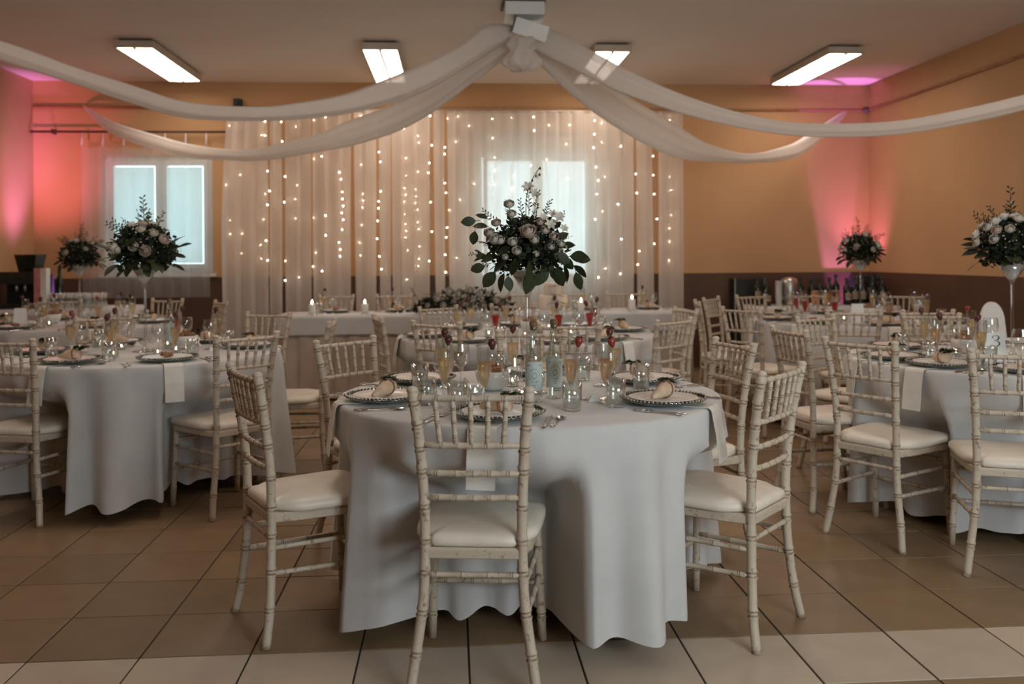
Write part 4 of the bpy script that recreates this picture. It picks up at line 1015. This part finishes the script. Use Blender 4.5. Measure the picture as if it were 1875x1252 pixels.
# ------------------------------------------------------------------ table number cards
def number_card(x, y, label, numeral=False, rz=0., s=1.):
    t = thing('number_card', label, 'card', (x, y, ZT), rz)
    mb = MB(); w0, w1, h = .052*s, .042*s, .145*s
    mb.add([(-w0, -.03, 0), (w0, -.03, 0), (w1, -.004, h), (-w1, -.004, h), (-w0, .03, 0), (w0, .03, 0), (w1, .0, h), (-w1, .0, h)], [(0,1,2,3), (5,4,7,6), (3,2,6,7)])
    put('folded_card', mb.mesh('folded_card', M['card'], False), t)
    if numeral:
        # calligraphic 3 with a curled foot, brush width following the stroke
        P = [(-.006,.118,.0018),(-.010,.124,.003),(-.004,.131,.0022),(.006,.1325,.0018),(.0145,.127,.004),(.013,.117,.0045),(.004,.110,.0022),(-.004,.1085,.0012),(.006,.1075,.0018),(.0145,.101,.0042),(.0155,.091,.0046),(.008,.083,.003),(-.003,.082,.0018),(-.012,.087,.002),(-.018,.084,.0022),(-.024,.079,.001)]
        Q = spline(P, 5); mb = MB(); nrm = Vector((0, -.984, .177)).normalized()
        def on(px, pz): return Vector((px*1.15, -.03 + .026*(pz/.145) , pz)) + nrm*.0008
        k0 = 0
        for i, (a, b, w_) in enumerate(Q):
            a2, b2, _ = Q[min(i+1, len(Q)-1)]; a1, b1, _ = Q[max(i-1, 0)]; d = Vector((a2-a1, b2-b1)); d = d.normalized() if d.length else Vector((1, 0)); nx_, nz_ = -d.y*w_*.55, d.x*w_*.55
            mb.v += [tuple(on(a+nx_, b+nz_)), tuple(on(a-nx_, b-nz_))]
        for i in range(len(Q)-1): mb.f.append((2*i, 2*i+1, 2*i+3, 2*i+2)); mb.m.append(0)
        put('numeral', mb.mesh('numeral', M['ink'], False), t, label='black handwritten numeral 3')
number_card(2.62, 4.20, 'white table number card reading 3 on the right table', True, -.3)
number_card(3.13, 6.78, 'white table number card on the back right table', rz=-.3)
number_card(-3.42, 7.45, 'white table number card on the back left table', rz=.3)

# ------------------------------------------------------------------ head table
HX0, HX1, HY0, HY1 = -1.60, 2.30, 8.25, 8.98
def slab_cloth(x0, x1, y0, y1, ztop, zbot, amp, per, m, name, rc=.18, seed=0, flare=.01):
    rnd = random.Random(seed); mb = MB(); P = []
    def arc(cx_, cy_, a0):
        for i in range(7): a = a0 + pi/2*i/6; P.append((cx_ + rc*cos(a), cy_ + rc*sin(a), cos(a), sin(a)))
    def run(xa, ya, xb, yb, nx_, ny_):
        k = max(2, int(Vector((xb-xa, yb-ya)).length / (per/8)))
        for i in range(1, k): t = i/k; P.append((lerp(xa, xb, t), lerp(ya, yb, t), nx_, ny_))
    arc(x0+rc, y0+rc, pi); run(x0+rc, y0, x1-rc, y0, 0, -1); arc(x1-rc, y0+rc, -pi/2); run(x1, y0+rc, x1, y1-rc, 1, 0)
    arc(x1-rc, y1-rc, 0); run(x1-rc, y1, x0+rc, y1, 0, 1); arc(x0+rc, y1-rc, pi/2); run(x0, y1-rc, x0, y0+rc, -1, 0)
    n = len(P); L = 9; s_ = 0; S_ = []
    for i in range(n): S_.append(s_); s_ += Vector((P[(i+1)%n][0]-P[i][0], P[(i+1)%n][1]-P[i][1])).length
    for x, y, nx_, ny_ in P: mb.v.append((x, y, ztop))
    for l in range(1, L+1):
        t = l/L
        for i, (x, y, nx_, ny_) in enumerate(P):
            f = amp*min(1, t*2.5)*(sin(2*pi*S_[i]/per + sin(S_[i]*1.7+seed)) + .4*sin(2*pi*S_[i]/per*2.3 + seed)) + flare*t
            mb.v.append((x + nx_*(f+.004), y + ny_*(f+.004), lerp(ztop-.004, zbot, t)))
    for l in range(L):
        for i in range(n): a = l*n+i; b = l*n+(i+1)%n; mb.f.append((a, b, b+n, a+n)[::-1]); mb.m.append(0)
    mb.f.append(tuple(range(n))); mb.m.append(0)
    return mb.mesh(name, m)
t = thing('head_table', 'long straight head table frame under its two cloths', 'table', ((HX0+HX1)/2, (HY0+HY1)/2, 0))
mb = MB(); mb.box((-1.9, -.32, .72), (1.9, .32, .742)); put('tabletop', mb.mesh('tabletop', M['rod'], False), t)
for sx in (-1, 1):
    for sy in (-1, 1): mb = MB(); mb.box((sx*1.8-.02, sy*.27-.02, 0), (sx*1.8+.02, sy*.27+.02, .72)); put('leg', mb.mesh('leg', M['black'], False), t)
put('table_skirt', slab_cloth(HX0+.03, HX1-.03, HY0+.03, HY1-.03, .745, .02, .016, .145, M['skirt'], 'table_skirt', .16, 3), label='beige pleated skirt of the long head table', cat='tablecloth')
put('tablecloth', slab_cloth(HX0, HX1, HY0, HY1, .765, .60, .004, .5, M['cloth'], 'tablecloth', .18, 5, .012), label='short white cloth over the beige skirt of the head table', cat='tablecloth')
for i, (x, lab) in enumerate(((-1.17, 'leftmost'), (-.58, 'second from left'), (.02, 'third from left'), (.62, 'fourth from left'), (1.22, 'second from right'), (1.80, 'rightmost'))):
    chair(x, 9.30, 270 + (-3, 2, 4, -2, 3, -4)[i], 'limewashed chair with ivory cushion behind the head table, ' + lab)
for i, (x, lab) in enumerate(((-1.1, 'leftmost'), (-.5, 'second'), (1.35, 'second from right'), (1.95, 'rightmost'))):
    cx_, cy_ = x, HY1 - .5
    place(cx_, cy_, .5, 90, lab + ' place of the head table', 900 + i, napkin=False, tumbler=i % 2 == 0, berry=False)
def pillar_candle(x, y, label, h=.085):
    t = thing('candle', label, 'candle', (x, y, ZT), 0, 'white candles on the head table')
    mb = MB(); mb.lathe([(0, .012), (.028, .012), (.031, .016), (.031, h), (.026, h+.004), (.008, h-.002), (0, h-.002)], 16); put('wax', mb.mesh('wax', M['wax']), t)
    mb = MB(); mb.lathe([(0, .0), (.045, .0), (.05, .006), (.046, .011), (0, .011)], 16); put('saucer', mb.mesh('saucer', M['glass']), t)
    mb = MB(); mb.tube([(0, 0, h-.004), (0, 0, h+.008)], .0015, 5); put('wick', mb.mesh('wick', M['wick']), t)
    mb = MB(); mb.lathe([(0, h+.004), (.008, h+.013), (.0085, h+.02), (.004, h+.034), (0, h+.044)], 10); put('flame', mb.mesh('flame', M['flame']), t)
pillar_candle(-1.27, 8.40, 'lit white candle at the left end of the head table', .10)
pillar_candle(-.79, 8.40, 'lit white candle, second from left on the head table', .10)
pillar_candle(1.70, 8.40, 'lit white candle at the right end of the head table', .115)
pillar_candle(1.22, 8.42, 'lit white candle right of the cake on the head table', .09)
# low flower garland in the middle of the head table
t = thing('low_flower_arrangement', 'low green and white flower arrangement on the head table', 'flowers', (.12, 8.36, ZT))
rnd = random.Random(77)
def low_fill():
    mb = MB()
    for i in range(1500):
        x = rnd.uniform(-.42, .42); h = .17*(1 - (x/.45)**2)**.7; q = rnd.uniform(0, 3.14); rr = rnd.uniform(.3, 1)
        b = Vector((x, .13*cos(q)*rr*(1-.5*abs(x)/.45), .012 + h*sin(q)*rr)); d = Vector((rnd.uniform(-1,1), rnd.uniform(-1,1), rnd.uniform(0,1))).normalized(); p = d.cross(Vector((rnd.uniform(-1,1), rnd.uniform(-1,1), rnd.uniform(-1,1)))).normalized(); l = rnd.uniform(.02, .045)
        mb.add([b, b+d*l*.5+p*l*.28, b+d*l, b+d*l*.5-p*l*.28], [(0,1,2,3)])
    return mb.mesh('fine_foliage', M['filler'], False)
t.scale = (1.1, 1.1, 1.25)
put('fine_foliage', low_fill(), t, kind='stuff')
for i in range(26):
    x = rnd.uniform(-.40, .40); h = .165*(1-(x/.45)**2)**.7; q = rnd.uniform(.9, 2.6); d = (x*1.2, -sin(q)*.9, .5)
    put('leaf', LEAF[rnd.randrange(3)], t, (x, -.10*sin(q)*.8, .03 + h*rnd.uniform(.1, 1.)), orient((x*2 + rnd.uniform(-.6,.6), -.6, rnd.uniform(-.3, .7))), (.07,)*3)
for x, z, r in ((-.30,.07,.022),(-.22,.12,.03),(-.12,.17,.032),(-.04,.16,.034),(.05,.18,.028),(.12,.15,.026),(.2,.15,.024),(.27,.1,.028),(.36,.06,.02),(-.17,.07,.026),(0,.08,.03),(.16,.08,.024),(-.08,.1,.022),(.08,.11,.022)):
    put('bloom', rnd.choice(ROSE), t, (x, -.10, z), orient_up((x, -1, .7)), (r,)*3)
for x in (-.36, -.2, .02, .2, .33): put('sprig', SPRIG[rnd.randrange(3)], t, (x, 0, .08), orient((x*2, -.2, 1)), (.14,)*3)
for s_ in (-1, 1):
    put('sprig', SPRIG[2], t, (s_*.38, -.02, .03), orient((s_, 0, .1)), (.16,)*3)
# cake
t = thing('wedding_cake', 'two-tier cream cake with green sprigs on the head table', 'cake', (.98, 8.62, ZT))
mb = MB(); mb.lathe([(0, .001), (.16, .001), (.165, .008), (.16, .014), (0, .014)], 30); put('cake_board', mb.mesh('cake_board', M['porcelain']), t)
mb = MB(); mb.lathe([(0, .014), (.135, .014), (.14, .02), (.14, .145), (.132, .155), (0, .157)], 30); put('lower_tier', mb.mesh('lower_tier', M['cream']), t)
mb = MB(); mb.lathe([(0, .156), (.088, .156), (.092, .162), (.092, .262), (.085, .272), (0, .274)], 26); put('upper_tier', mb.mesh('upper_tier', M['cream']), t)
for p, d, L in (((-.04, -.11, .17), (1, -.2, -.2), .13), ((.0, -.145, .11), (1, -.1, -.3), .12), ((-.06, -.10, .24), (1, -.3, .1), .1), ((-.08, -.14, .07), (1, 0, .3), .1)):
    put('sprig', SPRIG[2], t, p, orient(d), (L,)*3)

# ------------------------------------------------------------------ buffet along the back wall, right
t = thing('buffet_table', 'low buffet table under its cloth by the back right wall', 'table', (4.02, 9.62, 0))
mb = MB(); mb.box((-.72, -.27, .70), (.72, .27, .725)); put('tabletop', mb.mesh('tabletop', M['rod'], False), t)
for sx in (-1, 1):
    for sy in (-1, 1): mb = MB(); mb.box((sx*.66-.02, sy*.22-.02, 0), (sx*.66+.02, sy*.22+.02, .70)); put('leg', mb.mesh('leg', M['black'], False), t)
put('tablecloth', slab_cloth(3.26, 4.80, 9.32, 9.92, .735, .03, .010, .3, M['cloth'], 'tablecloth', .05, 9), label='pale cloth on the buffet table in the back right corner', cat='tablecloth')
def dark_bottle(x, y, h, lab, m='dark_glass', r=.038):
    t = thing('drink_bottle', lab, 'bottle', (x, y, .7355), 0, 'bottles on the back right buffet')
    mb = MB(); mb.lathe([(0, .001), (r*.95, .001), (r, .006), (r, h*.60), (r*.9, h*.66), (r*.42, h*.76), (r*.36, h*.82), (r*.36, h*.93)], 14); put('glass_body', mb.mesh('glass_body', M[m]), t)
    mb = MB(); mb.lathe([(r*.42, h*.90), (r*.45, h*.91), (r*.45, h*.995), (0, h)], 10); put('cap', mb.mesh('cap', M['black']), t)
    mb = MB(); n = 10
    for j in range(n+1): a = radians(-90-60+120*j/n); mb.v += [(r*1.02*cos(a), r*1.02*sin(a), h*.2), (r*1.02*cos(a), r*1.02*sin(a), h*.48)]
    mb.f += [(2*j, 2*j+2, 2*j+3, 2*j+1) for j in range(n)]; mb.m += [0]*n
    put('label', mb.mesh('label', M['groove']), t)
rnd = random.Random(21); xs_ = [3.36, 3.47, 3.86, 3.97, 4.08, 4.17, 4.27, 4.38, 4.47, 4.56, 4.66, 4.74]
for i, x in enumerate(xs_):
    dark_bottle(x, 9.74 + rnd.uniform(-.04, .04), rnd.uniform(.29, .345), 'tall dark bottle, %s from the left in the back row of the buffet' % ORD[i], r=rnd.uniform(.034, .042))
for i, x in enumerate((3.42, 3.93, 4.13, 4.33, 4.60, 4.71)):
    dark_bottle(x, 9.60 + rnd.uniform(-.02, .02), rnd.uniform(.24, .30), 'shorter dark bottle, %s from the left in the middle row of the buffet' % ORD[i], r=rnd.uniform(.036, .045))
for i, (x, lab) in enumerate(((3.90, 'left'), (4.02, 'middle'), (4.12, 'right'))):
    t = thing('amber_jar', 'amber orange jar on the buffet, %s of three' % lab, 'jar', (x, 9.45, .7355), 0, 'amber jars')
    mb = MB(); mb.lathe([(0, .001), (.045, .001), (.048, .006), (.048, .12), (.036, .14), (.036, .15)], 14); put('jar_body', mb.mesh('jar_body', M['amber']), t)
    mb = MB(); mb.lathe([(.038, .145), (.04, .147), (.04, .165), (0, .167)], 12); put('lid', mb.mesh('lid', M['groove']), t)
t = thing('drink_dispenser', 'steel drink dispenser at the left end of the buffet', 'dispenser', (3.68, 9.62, .7355))
mb = MB(); mb.lathe([(0, .0), (.07, .0), (.075, .01), (.05, .02), (.05, .06), (.085, .08), (.095, .12), (.095, .25), (.08, .29), (.03, .31), (0, .312)], 20); put('tank', mb.mesh('tank', M['steel']), t)
mb = MB(); mb.tube([(0, -.09, .11), (0, -.13, .11), (0, -.135, .085)], .009, 7); mb.box((-.006, -.125, .118), (.006, -.119, .15)); put('tap', mb.mesh('tap', M['steel']), t)
t = thing('paper_cup_stack', 'white stack of cups beside the steel dispenser', 'cups', (3.54, 9.56, .7355))
for k in range(9):
    mb = MB(); mb.lathe([(0, .002), (.026, .002), (.035, .09), (.037, .09), (.037, .095), (.034, .095)], 14); put('cup', mb.mesh('cup', M['card']), t, (0, 0, .022*k))

for x, wd, h, lab in ((3.36, .17, 1.02, 'left'), (4.72, .12, 1.04, 'right')):  # added black blocks, a dark backdrop behind the buffet bottles
    t = thing('dark_mass_block', 'tall black stand-in block for the dark mass behind the %s end of the buffet' % lab, 'block', (x, 10.07, 0))
    mb = MB(); mb.box((-wd, -.1, .03), (wd, .1, h)); put('block_body', mb.mesh('block_body', M['black'], False), t)
    for sx in (-1, 1):
        mb = MB(); mb.lathe([(0, .0), (.02, 0), (.02, .03), (0, .03)], 10, (sx*(wd-.03), 0, 0)); put('foot', mb.mesh('foot', M['rod']), t)
        mb = MB(); mb.box((sx*wd-.006, -.106, .03), (sx*wd+.006, -.094, h+.004)); put('corner_edge', mb.mesh('corner_edge', M['steel'], False), t)
    mb = MB(); mb.tube([(-.05, -.1, h-.2), (-.05, -.13, h-.2), (.05, -.13, h-.2), (.05, -.1, h-.2)], .008, 6); put('handle', mb.mesh('handle', M['rod']), t)

# pale rounded backrest of a high chair by the right wall
t = thing('high_chair', 'white plastic high chair with rounded back behind the right table', 'chair', (3.81, 6.12, 0), radians(180))
mb = MB(); O = []
for k in range(13): a = pi*k/12; O.append((.088*cos(a), .80 + .15*sin(a)))
O = [(.11, .55)] + O + [(-.11, .55)]
n = len(O); mb.v = [(x, -.012 - .05*(z-.55), z) for x, z in O] + [(x, .012 - .05*(z-.55), z) for x, z in O]
mb.f = [tuple(range(n)), tuple(range(2*n-1, n-1, -1))] + [(i, i+n, (i+1)%n+n, (i+1)%n) for i in range(n)]; mb.m = [0]*len(mb.f)
put('backrest', mb.mesh('backrest', M['card'], False), t)
mb = MB(); mb.box((-.15, -.02, .52), (.15, .26, .555)); put('seat', mb.mesh('seat', M['card'], False), t)
for sx in (-1, 1):
    for y0_, y1_ in ((.0, -.08), (.24, .32)): mb = MB(); mb.tube([(sx*.13, y0_, .52), (sx*.20, y1_, 0)], .013, 8); put('leg', mb.mesh('leg', M['card']), t)
mb = MB(); mb.box((-.19, .18, .70), (.19, .40, .715)); mb.box((-.16, .17, .555), (-.14, .20, .70)); mb.box((.14, .17, .555), (.16, .20, .70)); put('tray', mb.mesh('tray', M['card'], False), t)

# ------------------------------------------------------------------ drinks corner, back left
SZ = .815
t = thing('serving_table', 'serving table frame in the back left corner', 'table', (-3.85, 9.35, 0))
mb = MB(); mb.box((-.56, -.36, .78), (.56, .36, .805)); put('tabletop', mb.mesh('tabletop', M['rod'], False), t)
for sx in (-1, 1):
    for sy in (-1, 1): mb = MB(); mb.box((sx*.5-.02, sy*.3-.02, 0), (sx*.5+.02, sy*.3+.02, .78)); put('leg', mb.mesh('leg', M['black'], False), t)
put('tablecloth', slab_cloth(-4.47, -3.2, 8.94, 9.74, SZ, .05, .01, .3, M['cloth'], 'tablecloth', .05, 12), label='pale cloth on the serving table in the back left corner', cat='tablecloth')
t = thing('coffee_machine', 'tall black coffee machine in the back left corner', 'machine', (-4.22, 9.30, SZ))
mb = MB(); mb.box((-.19, -.17, 0), (.19, .20, .045)); put('base', mb.mesh('base', M['black'], False), t)
mb = MB(); mb.box((-.19, .02, .045), (.19, .20, .33)); mb.box((-.19, -.17, .24), (.19, .02, .36)); put('body', mb.mesh('body', M['black'], False), t)
mb = MB()
mb.add([(-.02,-.1,.36),(.13,-.1,.36),(.13,.08,.36),(-.02,.08,.36),(-.05,-.13,.53),(.16,-.13,.53),(.16,.11,.53),(-.05,.11,.53)], [(0,3,2,1),(4,5,6,7),(0,1,5,4),(1,2,6,5),(2,3,7,6),(3,0,4,7)]); put('hopper', mb.mesh('hopper', M['dark_glass'], False), t)
mb = MB(); mb.tube([(-.02, -.14, .24), (-.02, -.14, .17)], .014, 8); mb.tube([(.06, -.14, .24), (.06, -.14, .17)], .014, 8); put('spout', mb.mesh('spout', M['steel']), t)
mb = MB(); mb.box((-.14, -.172, .28), (.1, -.170, .33)); put('display', mb.mesh('display', M['dark_glass'], False), t)
for k, (x, y, h, lab) in enumerate(((-4.42, 9.02, .22, 'left of the coffee machine'), (-3.94, 9.42, .42, 'behind the pink and white box'))):
    t = thing('drink_bottle', 'dark bottle standing ' + lab, 'bottle', (x, y, SZ))
    mb = MB(); mb.lathe([(0, .001), (.036, .001), (.038, .006), (.038, h*.6), (.016, h*.76), (.014, h*.94)], 14); put('glass_body', mb.mesh('glass_body', M['dark_glass']), t)
    mb = MB(); mb.lathe([(.017, h*.92), (.017, h*.995), (0, h)], 10); put('cap', mb.mesh('cap', M['black']), t)
t = thing('packaging_box', 'tall pink and white carton beside the coffee machine', 'box', (-3.97, 9.10, SZ))
mb = MB(); mb.box((-.06, -.045, 0), (0.0, .045, .395)); put('pink_side', mb.mesh('pink_side', M['pinkpack'], False), t)
mb = MB(); mb.box((0.0, -.045, 0), (.055, .045, .395)); put('white_side', mb.mesh('white_side', M['card'], False), t)
k = 0
for j in range(3):
    for i in range(6):
        x, y = -3.86 + .082*i, 9.08 + .09*j
        put('tumbler', G['tumbler'], None, (x, y, SZ), label='clear tumbler on the serving table, %s row, %s from the left' % (('front', 'middle', 'back')[j], ORD[i]), cat='glass', group='tumblers on the serving table', scale=(1, 1, 1.5)); k += 1
